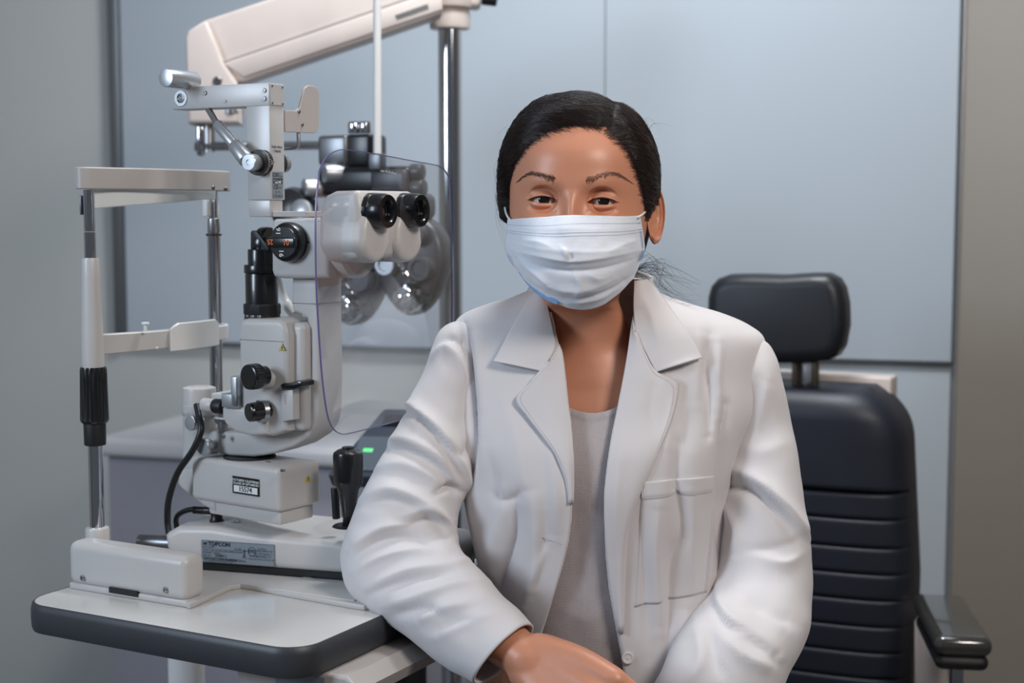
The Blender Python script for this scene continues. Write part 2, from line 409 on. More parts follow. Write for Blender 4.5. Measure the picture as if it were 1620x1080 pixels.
# forehead band: curved strip between the posts
def band(bm, path, z0f, z1f, th, n=40):
    C = crom(path, n // (len(path) - 1)); m = len(C); Tn = np.gradient(C, axis=0); Nn = np.stack([Tn[:, 1], -Tn[:, 0]], 1); Nn /= np.linalg.norm(Nn, axis=1)[:, None]
    vs = []
    for i in range(m):
        s = i / (m - 1); a, c = z0f(s), z1f(s); p = C[i][:2]; q = p - Nn[i] * th; r = min(.0012, abs(c - a) * .2)
        vs.append([bm.verts.new((*p, a + r)), bm.verts.new((*p, c - r)), bm.verts.new((*(p - Nn[i] * r), c)), bm.verts.new((*(q + Nn[i] * r), c)), bm.verts.new((*q, c - r)), bm.verts.new((*q, a + r)), bm.verts.new((*(q + Nn[i] * r), a)), bm.verts.new((*(p - Nn[i] * r), a))])
    for A_, B_ in zip(vs, vs[1:]):
        for k in range(8): bm.faces.new((A_[k], B_[k], B_[(k + 1) % 8], A_[(k + 1) % 8]))
    bm.faces.new(vs[0]); bm.faces.new(list(reversed(vs[-1])))
zb0, zb1 = T.L(140, 300, v=0).z, T.L(140, 263, v=0).z
path = [(-.008, -.012), (.006, -.006), (.022, .03), (.034, .09), (.038, .15), (.034, .19), (.022, .222), (.006, .232), (-.006, .23)]
path = [(-.012, -.004), (-.008, -.012), (.004, -.011), (.016, .02), (.030, .07), (.036, .12), (.036, .16), (.033, .19), (.026, .213), (.014, .224), (0, .226)]
b = new(); band(b, path, lambda s: zb0 + .0005, lambda s: zb1 - .001, .006, 80); mk('forehead_band', b, M_bodyd, hr, T)
for y in (300, 302):
    pass
for p in ((316, 297), (344, 299)):
    q = T.L(*p, v=.17 if p[0] < 330 else .197); b = new(); screw(b, (.0355 if p[0] < 330 else .0325, q.y, q.z), (1, -.1, 0), .0026); mk('screw', b, M_alud, hr, T)
path2 = [(-.004, .004), (.010, .03), (.020, .07), (.024, .12), (.023, .16), (.018, .19), (.008, .207), (-.004, .212)]
b = new(); band(b, path2, lambda s: zb0 - .022 + .012 * min(1, s / .6) - .006 * max(0, (s - .8) / .2), lambda s: zb0 + .002, .0025, 60); mk('forehead_strap', b, M_strap, hr, T, label='white inner forehead strap')
b = new(); box(b, (-.011, -.004, zb0 - .028), (-.0085, .012, zb0 - .006), .001); mk('strap_clip', b, M_alud, hr, T)
b = new(); q = rz(335); box(b, (-.008, S - .012, q - .006), (.0, S + .012, rz(312)), .002); mk('strap_clip', b, M_wplast, hr, T)
# chin rest
def zc(y, v): return T.L(250, y, v=v).z
c0, c1 = T.L(200, 560, v=.04), T.L(200, 526, v=.04)
b = new()
pathc = [(.004, .004), (.016, .02), (.028, .05), (.034, .09)]
band(b, [(.002, .004), (.010, .012), (.020, .04), (.030, .075), (.034, .11), (.034, .14)], lambda s: T.L(180, 561, v=.02).z + .0 + .004 * s, lambda s: T.L(180, 527, v=.02).z - .0005 + .0 * s, .013, 60)
mk('chin_rest_arm', b, M_body, hr, T)
zt = T.L(280, 508, v=.12).z; zb = T.L(280, 553, v=.12).z
b = new(); band(b, [(.036, .088), (.039, .105), (.040, .13), (.038, .155), (.033, .178), (.022, .192)], lambda s: zb + .001, lambda s: zt - .010 + .010 * min(1, s / .16) ** .5 - .006 * max(0, (s - .72) / .28) * 2, .004, 60)
mk('chin_cup', b, M_wplast, hr, T)
b = new(); box(b, (-.01, .07, zb + .004), (.030, .18, zb + .009), .004); mk('chin_cup_tray', b, M_wplast, hr, T)
b = new(); band(b, [(.022, .176), (.026, .19), (.024, .205), (.012, .222), (0, .224)], lambda s: zb + .006, lambda s: zt - .010, .004, 30); mk('chin_rest_end', b, M_wplast, hr, T)
b = new(); q = T.L(230, 523, v=.052); lathe(b, [(.0022, 0), (.0022, .008), (.0046, .0085), (.0046, .0105), (.0035, .0108)], (q.x, q.y, q.z - .001), n=20); mk('paper_pin', b, M_strap, hr, T, label='small white pin')
# ================================================================== the slit lamp itself
def TL(x, y, v): return T.L(x, y, v=v)
def poly(pts, v): return [(q.x, q.z) for q in (TL(x, y, v) for x, y in pts)]
sp = TL(400, 900, .09)
sl_ = empty('slit_lamp', T.M @ Matrix.Translation((sp.x, .09, .0062)), 'cream slit lamp microscope with black binocular eyepieces on the white table', 'slit lamp')
# ---- sliding base
q = T.L(307, 893, w=.013); q2 = T.L(545, 911, w=.013)
byaw = 28.5 - math.degrees(atan2(q2.y - q.y, q2.x - q.x))
B = Fr(T.W(q.x, q.y, .0), byaw)
bu0 = B.L(259, 850, v=.0).x; bu1 = B.L(763, 880, v=.125).x
hz = B.L(440, 853, v=0).z; hl = B.L(300, 842, v=0).z
b = new()
prism(b, [(bu0 + .012, .015), (bu0 + .002, .03), (bu0, .045), (bu0 + .004, hl - .002), (bu0 + .018, hl + .006), (bu0 + .06, hl + .008), (bu0 + .12, hz + .004), (bu1 - .02, hz - .001), (bu1 - .004, hz - .008), (bu1, .03), (bu1 - .004, .015)], 0, .125, 'uw', .009, 4)
mk('base_housing', b, M_body, sl_, B, ang=50)
b = new(); box(b, (bu0 + .016, .004, .0075), (bu1 - .008, .121, .0155), .001, 1); mk('base_skirt', b, M_blackm, sl_, B)
qh = B.L(279, 857, v=-.002)
b = new(); lathe(b, [(.0125, -.012), (.0125, .004), (.0105, .004), (.0100, .001)], (bu0 + .012, .014, B.L(284, 860, v=.014).z), (-1, 0, 0), 32); mk('axle_hole', b, M_blackm, sl_, B)
q1 = B.L(284, 860, v=.014)
b = new(); cyl(b, q1 + Vector((-.052, 0, -.001)), q1 + Vector((.004, 0, 0)), .0092, 28); mk('axle', b, M_alud, sl_, B)
# nameplate on the base
lp = B.L(320.5, 885, v=0); lt = B.L(320.5, 852.5, v=0); lr = B.L(435, 897, v=0)
LW = lr.x - lp.x; LH = lt.z - lp.z + .001; XD, YD = (1, 0, 0), (0, 0, 1)
LO = Vector((lp.x, -.0006, lr.z + .001))
b = new(); plate(b, LO, XD, YD, LW, LH); pl_ = mk('nameplate', b, M_plate, sl_, B, label='silver-blue maker nameplate')
b = new()
def lt_(s, x, y, sz, bold=0, al='LEFT'): textmesh(b, s, sz, LO + Vector((LW * x, 0, LH * y)), XD, YD, al, .0012, bold)
def ln_(x0, x1, y, t=.00022): quad(b, LO + Vector((LW * x0, 0, LH * y)), XD, YD, LW * (x1 - x0), t, .0011)
lt_('TOPCON', .09, .77, .0066, .00018); quad(b, LO + Vector((LW * .02, 0, LH * .79)), XD, (0.25, 0, 1), LW * .05, LH * .12, .0011)
lt_('SLIT LAMP', .02, .66, .0032); ln_(.02, .54, .61); lt_('VOLT 100-120/220-240V~', .02, .50, .0031); lt_('FREQ 50/60Hz', .38, .50, .0030)
lt_('POWER  100VA', .02, .39, .0031); lt_('SL-D2', .46, .64, .0034); lt_('SER.NO', .02, .26, .0031); lt_('208811', .18, .25, .0052); ln_(.02, .54, .20)
lt_('TOPCON CORPORATION', .02, .10, .0036, .0001); lt_('MADE IN JAPAN', .37, .10, .0031); lt_('75-1 HASUNUMA-CHO ITABASHI-KU TOKYO', .05, .035, .0018)
lt_('US LISTED', .83, .74, .0024, al='CENTER'); lt_('CONFORMS TO', .85, .63, .0032, 0, 'CENTER'); lt_('UL STD 60601-1', .85, .50, .0032, 0, 'CENTER'); lt_('CERTIFIED TO', .85, .37, .0032, 0, 'CENTER')
lt_('CAN/CSA STD C22.2 NO. 601.1', .64, .25, .0026); lt_('3100279', .66, .37, .0028); lt_('ETL', .695, .56, .0050, .00012, 'CENTER')
for (x, y, r0, r1) in ((.695, .62, .0046, .0051),):
    o = LO + Vector((LW * x, -.0011, LH * y + .0000)); a = [(o + Vector((cos(t) * r0, 0, sin(t) * r0)), o + Vector((cos(t) * r1, 0, sin(t) * r1))) for t in np.linspace(0, 2 * pi, 33)[:-1]]
    vs = [(b.verts.new(p), b.verts.new(q)) for p, q in a]
    for i in range(32): b.faces.new((vs[i][0], vs[i][1], vs[(i + 1) % 32][1], vs[(i + 1) % 32][0]))
o = LO + Vector((LW * .59, 0, LH * .45)); quad(b, o, XD, YD, .0009, .006, .0011); quad(b, o + Vector((-.0025, 0, .004)), XD, YD, .006, .0008, .0011)
quad(b, o + Vector((-.0015, 0, -.004)), (1, 0, 2), (-.2, 0, .1), .005, .0008, .0011); quad(b, o + Vector((.0022, 0, -.0042)), (-1, 0, 2), (-.2, 0, -.1), .005, .0008, .0011)
t_ = .00025
quad(b, LO, XD, YD, LW, t_, .0011); quad(b, LO + Vector((0, 0, LH - t_)), XD, YD, LW, t_, .0011); quad(b, LO, XD, YD, t_, LH, .0011); quad(b, LO + Vector((LW - t_, 0, 0)), XD, YD, t_, LH, .0011)
mk('print', b, M_ink, pl_, B, smooth=False)
# ---- plug, ring socket, cables on the base
pq = B.L(343, 825, v=.055); zt_ = hl + .007
pq = B.L(343, 825, w=zt_)
b = new(); lathe(b, [(.0085, -.001), (.0085, .002), (.007, .004), (.0065, .013), (.0075, .015), (.0078, .0175), (.006, .0185)], pq, n=32)
cyl(b, pq + Vector((-.018, 0, .0125)), pq + Vector((-.004, 0, .0125)), .0045, 20, bev=.0008)
for k in range(5): cyl(b, pq + Vector((-.030 + k * .0026, .0, .0122)), pq + Vector((-.0285 + k * .0026, 0, .0124)), .0044, 16)
cable_pts = [pq + Vector((-.018, 0, .0124)), pq + Vector((-.036, .002, .0118)), pq + Vector((-.055, .008, .003)), pq + Vector((-.064, .02, -.012)), pq + Vector((-.066, .04, -.035)), pq + Vector((-.03, .09, -.045))]
tube(b, cable_pts, .0032, 12); mk('plug', b, M_cable, sl_, B)
rq = B.L(370, 827, w=zt_ - .002)
b = new(); lathe(b, [(.009, -.002), (.009, .0015), (.0078, .0022), (.0072, .0022), (.007, .0012), (.003, .0012), (.0025, .0022), (.001, .0022)], rq, n=32); mk('fuse_cap', b, M_black, sl_, B)
b = new(); cpts = [TL(311, 640, .075), TL(314, 655, .07), TL(318, 680, .062), TL(305, 712, .058), TL(281, 748, .056), TL(267, 790, .056), TL(265, 824, .07), TL(268, 850, .12)]
tube(b, cpts, .0038, 12, 8); mk('power_cable', b, M_cable, sl_, T)
# ---- joystick
jv = .075; jw0 = B.L(551, 826, v=jv).z
JX = T.L(551, 760, v=.10)
jz = lambda y: T.L(551, y, v=.10).z
J0 = (JX.x, .10, 0)
hz_top = hz
b = new(); lathe(b, [(.0068, jz(835)), (.0066, jz(818)), (.0075, jz(816)), (.0085, jz(800)), (.0118, jz(774)), (.0160, jz(764)), (.0165, jz(758)), (.0168, jz(720)), (.0160, jz(715.5)), (.0115, jz(711)), (.0075, jz(709)), (.0068, jz(709)), (.0066, jz(706.5)), (.005, jz(706))], J0, n=48); mk('joystick', b, M_black, sl_, T)
b = new(); lathe(b, [(.0185, jz(832)), (.017, jz(830)), (.012, jz(829.4)), (.010, jz(831))], J0, n=40); mk('joystick_collar', b, M_blackm, sl_, T)
b = new(); q = TL(532, 800, .12); cyl(b, (q.x, .12, jz(830)), (q.x - .002, .12, jz(780)), .0045, 16, bev=.001); mk('stop_lever', b, M_blackm, sl_, T)
# raised mound under the joystick and under the block
b = new(); lathe(b, [(.05, hz - .004), (.048, hz + .0015), (.044, hz + .003), (.001, hz + .003)], (B.L(551, 830, v=.07).x, .075, 0), n=56); mk('joystick_mound', b, M_body, sl_, B)
# ---- cross-slide block
c3 = T.L(442, 811, v=.055); K = Fr(T.W(c3.x, .055, 0), 35)
kz0 = K.L(442, 812, v=0).z; kz1 = K.L(442, 741, v=0).z; ku0 = K.L(302, 780, v=0).x
KV = K.L(508, 760, u=0).y
b = new(); box(b, (ku0, 0, kz0), (0, KV, kz1), .006, 4); mk('slide_block', b, M_body, sl_, K)
b = new(); box(b, (ku0 + .02, .008, kz0 - .016), (-.006, KV - .006, kz0 + .002), .003, 2); mk('slide_neck', b, M_body, sl_, K)
b = new(); z = lambda y: K.L(300, y, v=.01).z; kx = lambda x: K.L(x, 760, v=.01).x
prism(b, [(kx(285), z(746)), (kx(283), z(768)), (kx(290), z(776)), (kx(325), z(797)), (kx(345), z(803)), (kx(345), z(735)), (kx(295), z(738))], .006, KV - .006, 'uw', .006, 4); mk('pivot_foot', b, M_body, sl_, K)
lo = K.L(369, 779, v=0); lw = K.L(411, 779, v=0).x - lo.x; lh = K.L(369, 752, v=0).z - lo.z
LO2 = Vector((lo.x, -.0005, lo.z)); X2 = (1, 0, 0)
b = new(); plate(b, LO2, X2, YD, lw, lh); lab = mk('asset_label', b, M_black, sl_, K, label='black asset label with white number strip')
b = new(); plate(b, LO2 + Vector((lw * .06, -.0004, lh * .1)), X2, YD, lw * .88, lh * .38); mk('number_strip', b, M_inkw, lab, K)
b = new()
textmesh(b, 'SOUTHERN CALIFORNIA', lw * .092, LO2 + Vector((lw * .5, 0, lh * .74)), X2, YD, 'CENTER', .0012, .00007); textmesh(b, 'COLLEGE OF OPTOMETRY', lw * .086, LO2 + Vector((lw * .5, 0, lh * .56)), X2, YD, 'CENTER', .0012, .00007); mk('lettering', b, M_inkw, lab, K, smooth=False)
b = new(); textmesh(b, '15574', lw * .2, LO2 + Vector((lw * .5, 0, lh * .17)), X2, YD, 'CENTER', .0016, .00005); mk('number', b, M_ink, lab, K, smooth=False)
def warn(fr, p, xd, s, root):
    p = Vector(p); xd = Vector(xd); zd = xd.cross(Vector(YD))
    b = new(); v = [b.verts.new(p + zd * .0006 + xd * (s * x) + Vector((0, 0, s * y))) for x, y in ((-.5, 0), (.5, 0), (0, .9))]; b.faces.new(v)
    b2 = new(); vs = [b.verts.new(p - zd * .0002 + xd * (s * x) + Vector((0, 0, s * y))) for x, y in ((-.58, -.05), (.58, -.05), (0, 1.0))]; f = b.faces.new(vs); b2.free()
    f.material_index = 1
    o = mk('warning_sticker', b, [M_yellow, M_ink], root, fr, smooth=False)
    b = new(); quad(b, p + zd * .0009 + xd * (-.06 * s) + Vector((0, 0, s * .25)), xd, YD, s * .12, s * .35, .0002); quad(b, p + zd * .0009 + xd * (-.06 * s) + Vector((0, 0, s * .1)), xd, YD, s * .12, s * .1, .0002)
    mk('warning_mark', b, M_ink, o, fr, smooth=False)
q = K.L(487, 762, u=0); warn(K, (0, q.y, q.z), (0, 1, 0), .0095, sl_)
for (x, y, vv) in ((424, 731, .03), (447, 744, .004)):
    b = new(); q = K.L(x, y, w=kz1); screw(b, q + Vector((0, 0, -.0002)), (0, 0, 1), .0028); mk('screw', b, M_steel, sl_, K)
# ---- pivot column
pc = TL(317, 700, .10); PX = (pc.x, .10, 0); pzz = lambda y: TL(317, y, .10).z
b = new(); lathe(b, [(.021, pzz(738)), (.0212, pzz(732)), (.0205, pzz(728)), (.0195, pzz(660)), (.0195, pzz(617)), (.0188, pzz(613)), (.014, pzz(611)), (.0105, pzz(611)), (.0100, pzz(612.5)), (.0088, pzz(612.5)), (.0070, pzz(611.5)), (.002, pzz(612.5))], PX, n=56); mk('pivot_column', b, M_body, sl_, T)
b = new(); lathe(b, [(.0197, pzz(656)), (.0203, pzz(655)), (.0203, pzz(640)), (.0197, pzz(639))], PX, n=56); mk('angle_scale_ring', b, M_body, sl_, T)
b = new()
for k in range(-9, 14):
    a = radians(-90 + k * 6.5); p = Vector((PX[0] + .0204 * cos(a), .10 + .0204 * sin(a), pzz(655))); quad(b, p, (-sin(a), cos(a), 0), YD, .0003, .003 + .0015 * (k % 5 == 0), .0001)
mk('scale_marks', b, M_ink, sl_, T, smooth=False)
for (x, y, r) in ((303, 669, .0088), (323, 706, .0100)):
    q = TL(x, y, .068); b = new(); d = Vector((-.05, -1, 0)); lathe(b, [(r * .5, -.012), (r * .5, 0), (r * .95, .0), (r, .001), (r, .0075), (r * .9, .009), (r * .3, .0092)], q + Vector((0, .006, 0)), d, 36); mk('clamp_knob', b, M_alu, sl_, T)
q = TL(354, 690, .075); b = new(); lathe(b, [(.0026, 0), (.0026, .0012), (.0015, .0014)], q, (0, -1, 0), 16); mk('screw', b, M_alud, sl_, T)
# short grey shafts and bracket between column and lamp house
b = new(); p = TL(330, 622, .085); p2 = TL(362, 640, .085)
box(b, (TL(328, 626, .08).x, .085, TL(328, 640, .08).z), (TL(362, 640, .08).x, .125, TL(328, 622, .08).z), .003); mk('arm_link', b, M_body, sl_, T)
b = new(); box(b, (TL(350, 640, .054).x, .054, TL(350, 644, .054).z), (TL(375, 640, .054).x, .12, TL(350, 622, .054).z), .0015); box(b, (TL(364, 600, .054).x, .054, TL(364, 644, .054).z), (TL(375, 640, .054).x, .12, TL(364, 595, .054).z), .0015); mk('tilt_bracket', b, M_alu, sl_, T)
b = new(); q = TL(322, 640, .07); cyl(b, q, q + Vector((.016, 0, 0)), .008, 24, bev=.001); mk('tilt_joint', b, M_body, sl_, T)
b = new(); q = TL(340, 642, .07); cyl(b, q, q + Vector((.013, 0, 0)), .0085, 24, bev=.001); mk('tilt_lock', b, M_blackm, sl_, T)
b = new(); q = TL(345, 662, .09); cyl(b, q, q + Vector((.03, 0, 0)), .0065, 20); cyl(b, TL(353, 650, .09), TL(353, 684, .09), .006, 20); mk('pivot_shaft', b, M_steel, sl_, T)
# ---- J-shaped microscope arm
outer = [(318, 690), (330, 680), (345, 682), (400, 682), (440, 680), (470, 668), (482, 656), (488, 640), (490, 560), (489, 520), (484, 503), (474, 497), (462, 492), (460, 480), (461, 440), (470, 425), (503, 425), (503, 480), (505, 600), (504, 652), (500, 674), (488, 692), (465, 707), (435, 717), (400, 723), (362, 721), (335, 715), (318, 709)]
b = new(); prism(b, poly(outer, .085), .085, .132, 'uw', .0045, 3); mk('microscope_arm', b, M_body, sl_, T, ang=50)
b = new(); q = TL(400, 726, .1); lathe(b, [(.03, kz1 - .002), (.03, q.z + .004)], (TL(395, 726, .1).x, .1, 0), n=40); mk('arm_seat', b, M_blackm, sl_, T)
b = new(); a_, c_ = TL(461, 479.5, .084), TL(503, 482, .084); box(b, (a_.x, .0843, a_.z), (c_.x + .0003, .1325, a_.z + .0006)); mk('arm_seam', b, M_alud, sl_, T)
b = new(); q = TL(445, 432, .13); tube(b, [TL(428, 430, .12), TL(438, 445, .135), TL(446, 470, .14), TL(458, 487, .138), TL(470, 500, .12)], .0065, 14); mk('curved_conduit', b, M_wplast, sl_, T)
# ---- lamp house
LV0, LV1 = .062, .118
up = [(377, 600), (377, 515), (378, 507), (388, 504), (440, 505), (452, 510), (458, 530), (458, 612), (458, 668), (450, 683), (420, 688), (380, 688), (360, 676), (350, 664), (350, 643), (372, 641), (377, 640)]
b = new(); prism(b, poly([(377, 648), (377, 515), (379, 507), (388, 504), (440, 505), (450, 511), (455, 530), (455, 682), (430, 690), (405, 690), (377, 684)], LV0), LV0, LV1, 'uw', .006, 4); mk('lamp_house', b, M_body, sl_, T)
b = new(); prism(b, poly([(350, 645), (377, 644), (420, 644), (424, 688), (396, 690), (372, 684), (356, 672), (350, 660)], LV0 - .004), LV0 - .004, LV1 - .01, 'uw', .005, 4); mk('lower_casing', b, M_body, sl_, T)
# rear side cover, darker in the photo because it faces right
b = new(); u1 = TL(455, 600, LV0).x; q = TL(455, 505, LV0); 
box(b, (u1 - .012, LV0 + .012, TL(455, 684, LV0).z), (u1 + .014, LV1 + .02, TL(455, 512, LV0).z), .007, 4); mk('side_cover', b, M_body, sl_, T)
b = new(); s0 = TL(377, 537, LV0 - .0002); s1 = TL(456, 537, LV0 - .0002); box(b, (s0.x + .001, LV0 - .0003, s0.z), (s1.x - .006, LV0 + .002, s0.z + .0005)); mk('casing_seam', b, M_alud, sl_, T)
q = TL(459, 553, LV0); warn(T, (u1 - .006, LV0 - .0004, q.z - .001), (1, 0, 0), .0078, sl_)
def knob(px, py, v, r, n_ax, L1, mt=M_black, name='control_knob', rib=.07):
    q = TL(px, py, v); b = new()
    lathe(b, [(r * .75, -.012), (r * .75, -.002), (r * .97, -.002), (r, .000), (r, L1 * .7), (r * .985, L1 * .72), (r * .96, L1 * .95), (r * .88, L1), (.0005, L1)], q, n_ax, 60, rib=(-.001, L1 * .5, rib)); return mk(name, b, mt, sl_, T, ang=25)
b = new(); q = TL(412, 594, LV0); cyl(b, q + Vector((.012, .004, -.004)), q + Vector((0, -.018, 0)), .0105, 30); mk('knob_stem', b, M_body, sl_, T)
knob(406, 595, LV0 - .022, .0142, (-.22, -1, 0), .012)
knob(411, 650, LV0 - .012, .0105, (-.45, -1, -.05), .014)
b = new(); q = TL(412, 650, LV0 - .006); cyl(b, q + Vector((.005, .004, 0)), q + Vector((0, -.004, 0)), .0125, 30); mk('knob_stem', b, M_steel, sl_, T)
b = new(); p = TL(444, 612, LV0 - .001); p2 = TL(476, 604, LV0 - .001)
prism(b, poly([(443, 609), (447, 606), (460, 606), (470, 602), (477, 604), (477, 611), (466, 615), (446, 615)], LV0 - .006), LV0 - .006, LV0 + .018, 'uw', .0015, 2); mk('filter_lever', b, M_black, sl_, T)
b = new(); prism(b, poly([(444, 617), (463, 616), (464, 664), (446, 667)], LV0 - .003), LV0 - .003, LV0 + .01, 'uw', .002, 2); mk('bulb_cover', b, M_body, sl_, T)
b = new(); prism(b, poly([(449.5, 624), (452.5, 624), (452.5, 639), (449.5, 639)], LV0 - .0035), LV0 - .0035, LV0, 'uw', .0005, 1); mk('cover_slot', b, M_bodyd, sl_, T)
b = new(); q = TL(377, 628, .06); lathe(b, [(.0018, 0), (.0018, .0006), (.0005, .0006)], TL(379, 624, LV0 - .001), (0, -1, 0), 14); mk('screw', b, M_black, sl_, T)
# ---- black optical tower above the lamp house
ty = lambda y: TL(414, y, .09).z; TX = (TL(414, 450, .09).x, .09, 0); k_ = 1 / 1500.
b = new(); lathe(b, [(.0200, ty(507)), (.0200, ty(497)), (.0192, ty(496))], TX, n=56); mk('scale_ring', b, M_blackm, sl_, T)
b = new()
for k in range(60):
    a = 2 * pi * k / 60; p = Vector((TX[0] + .0201 * cos(a), .09 + .0201 * sin(a), ty(506))); quad(b, p, (-sin(a), cos(a), 0), YD, .00035, .0028 + .0012 * (k % 5 == 0), .0001)
for k, s in enumerate(('180', '160', '140', '120')):
    a = radians(-128 + k * 22); p = Vector((TX[0] + .0202 * cos(a), .09 + .0202 * sin(a), ty(499.5))); textmesh(b, s, .0032, p, (-sin(a), cos(a), 0), YD, 'CENTER', .0002)
mk('scale_marks', b, M_inkw, sl_, T, smooth=False)
b = new(); lathe(b, [(.0205, ty(497)), (.0210, ty(495)), (.0210, ty(482)), (.0203, ty(480))], TX, n=12); mk('slit_ring', b, M_blackm, sl_, T, ang=20)
b = new(); lathe(b, [(.0182, ty(481)), (.0182, ty(434)), (.0176, ty(432)), (.0192, ty(431.5)), (.0194, ty(430)), (.0194, ty(420)), (.0188, ty(418.5)), (.0150, ty(418)), (.0150, ty(396)), (.0143, ty(394))], TX, n=56); mk('optical_tube', b, M_black, sl_, T)
b = new(); prism(b, poly([(396, 396), (396, 367), (398, 364.5), (406, 366), (424, 390), (424, 397)], .082), .082, .102, 'uw', .0012, 2); mk('mirror_mount', b, M_blackm, sl_, T)
b = new(); lathe(b, [(.0185, -.006), (.0195, -.004), (.0195, .004), (.0185, .006)], TL(421, 386, .10), (-1, -.1, 0), 40); mk('mirror_ring', b, M_black, sl_, T)
# ---- magnification changer
b = new(); prism(b, poly([(428, 428), (428, 352), (433, 346), (500, 344), (520, 350), (520, 440), (470, 441), (440, 440), (431, 437)], .068), .068, .128, 'uw', .006, 4); mk('magnifier_body', b, M_body, sl_, T)
mc = TL(454, 383, .060)
b = new(); lathe(b, [(.019, -.01), (.0215, -.009), (.0218, -.006), (.0218, .000), (.0205, .003), (.017, .0045), (.0165, .0065), (.0005, .0068)], mc, (0, -1, 0), 56); dial = mk('magnification_dial', b, M_black, sl_, T, label='black dial with orange and white numbers')
b = new(); box(b, (mc.x - .0205, mc.y - .0115, mc.z - .0055), (mc.x + .0185, mc.y - .004, mc.z + .0055), .002, 3); mk('dial_bar', b, M_black, dial, T)
yv = mc.y - .0070
b = new(); textmesh(b, '16', .0085, (mc.x - .0030, yv, mc.z + .0075), (0, 0, 1), (-1, 0, 0), 'LEFT', .0004, .0001); textmesh(b, '16', .0085, (mc.x - .005, yv, mc.z - .0075), (0, 0, -1), (1, 0, 0), 'LEFT', .0004, .0001); mk('dial_number', b, M_inkw, dial, T, smooth=False)
b = new(); textmesh(b, '10', .0085, (mc.x + .0035, mc.y - .0116, mc.z - .003), (1, 0, 0), YD, 'LEFT', .0004, .0001); textmesh(b, '25', .0080, (mc.x - .0095, mc.y - .0116, mc.z + .003), (-1, 0, 0), (0, 0, -1), 'LEFT', .0004, .0001); mk('dial_number', b, M_inko, dial, T, smooth=False, label='orange dial numbers')
b = new(); lathe(b, [(.0009, -.001), (.0009, .0005), (.0002, .0005)], TL(488, 383, .0675), (0, -1, 0), 10); mk('index_dot', b, M_black, sl_, T)
# ---- joint and binocular head
zc0 = TL(520, 385, .105)
ju = TL(500, 385, .06).x
b = new(); lathe(b, [(.030, -.018), (.036, -.012), (.0375, .0), (.0375, .012), (.034, .016)], (ju + .012, .105, zc0.z), (1, 0, 0), 56); mk('tube_joint', b, M_body, sl_, T)
hb = [(503, 345), (507, 322), (514, 309), (528, 302), (560, 301), (566, 304), (570, 330), (572, 372), (568, 400), (563, 409), (552, 411), (530, 403), (512, 388), (503, 368)]
b = new(); prism(b, poly(hb, .050), .050, .160, 'uw', .014, 5); mk('binocular_housing', b, M_body, sl_, T, ang=60)
e1 = TL(622, 334, .072); e2 = TL(660, 333, .137)
UE = (e1.x + e2.x) / 2
for (vc, e) in ((.072, e1), (.137, e2)):
    zE = TL(600, 334, vc).z; zB = TL(604, 405, vc).z
    UC = TL(572, 360, .056).x
    egg = [(vc + .027 * cos(t) * (1 if sin(t) < 0 else .92), (zE + zB) / 2 - .004 + (.027 if sin(t) < 0 else .035) * sin(t)) for t in np.linspace(0, 2 * pi, 29)[:-1]]
    b = new(); prism(b, egg, UC - .05, UC + .010, 'vw', .008, 4); mk('prism_cover', b, M_body, sl_, T, ang=60)
    zE = e.z
    b = new(); lathe(b, [(.0180, -.035), (.0185, -.034), (.0190, -.033), (.0193, -.032), (.0193, -.018), (.0188, -.017), (.0186, -.0165), (.0192, -.015), (.0186, -.004), (.0172, .0), (.0120, .0002), (.0100, -.003), (.0095, -.007), (.0004, -.0072)], (UE, vc, zE), (1, .0, 0), 60, rib=(-.0335, -.03, .03)); ep = mk('eyepiece', b, M_black, sl_, T, ang=30, label='black eyepiece')
    b = new(); lathe(b, [(.0093, -.0005), (.0088, .0005), (.006, .0018), (.003, .0025), (.0003, .0027)], (UE - .0070, vc, zE), (1, 0, 0), 40); mk('eye_lens', b, M_lens, ep, T)
    b = new()
    for k in range(9):
        a = radians(150 + k * 11); p = Vector((UE - .030, vc + .01935 * cos(a), zE + .01935 * sin(a))); quad(b, p, (1, 0, 0), (0, -sin(a), cos(a)), .004 if k % 2 else .0055, .0004, .0001)
    mk('scale_marks', b, M_inkw, ep, T, smooth=False)
# ---- tonometer
tv0 = .070; tu0_ = TL(391, 250, tv0).x; tu1_ = TL(427.5, 250, tv0).x; tv1_ = T.L(450, 250, u=tu1_).y
zt0 = TL(427, 316, tv0).z; ztop = TL(427.5, 130.5, tv0).z; zarm = TL(427.5, 167, tv0).z; au0 = TL(272, 155, tv0).x
b = new(); box(b, (tu0_, tv0, zt0), (tu1_, tv1_, zarm + .001), .0009, 2); ton = mk('tonometer', b, M_tono, sl_, T, label='pale metal tonometer housing on top of the microscope')
b = new(); box(b, (au0, tv0 - .0008, zarm), (tu1_ + .0003, tv1_ + .001, ztop), .0009, 2); mk('balance_arm', b, M_tono, ton, T)
b = new(); box(b, (tu1_ + .0002, tv0 + .001, zarm + .001), (tu1_ + .0012, tv1_ - .0005, ztop - .001), .0003, 1); mk('end_plate', b, M_tono, ton, T)
for (a_, c_) in ((0.003, .003), (.003, -.003), (-.003, .003), (-.003, -.003)):
    b = new(); y_ = (tv0 if a_ > 0 else tv1_) + a_ * 1.2; z_ = (zarm if c_ > 0 else ztop) + c_ * 1.1; screw(b, (tu1_ + .0012, y_, z_), (1, 0, 0), .0014); mk('screw', b, M_alud, ton, T)
def onA(x, y): return TL(x, y, tv0 - .0008)
b = new(); lathe(b, [(.0093, -.001), (.0093, .0006), (.0088, .0010), (.0056, .0010), (.0052, .0002)], onA(286.5, 155.5), (0, -1, 0), 40); mk('bearing_cap', b, M_alu, ton, T)
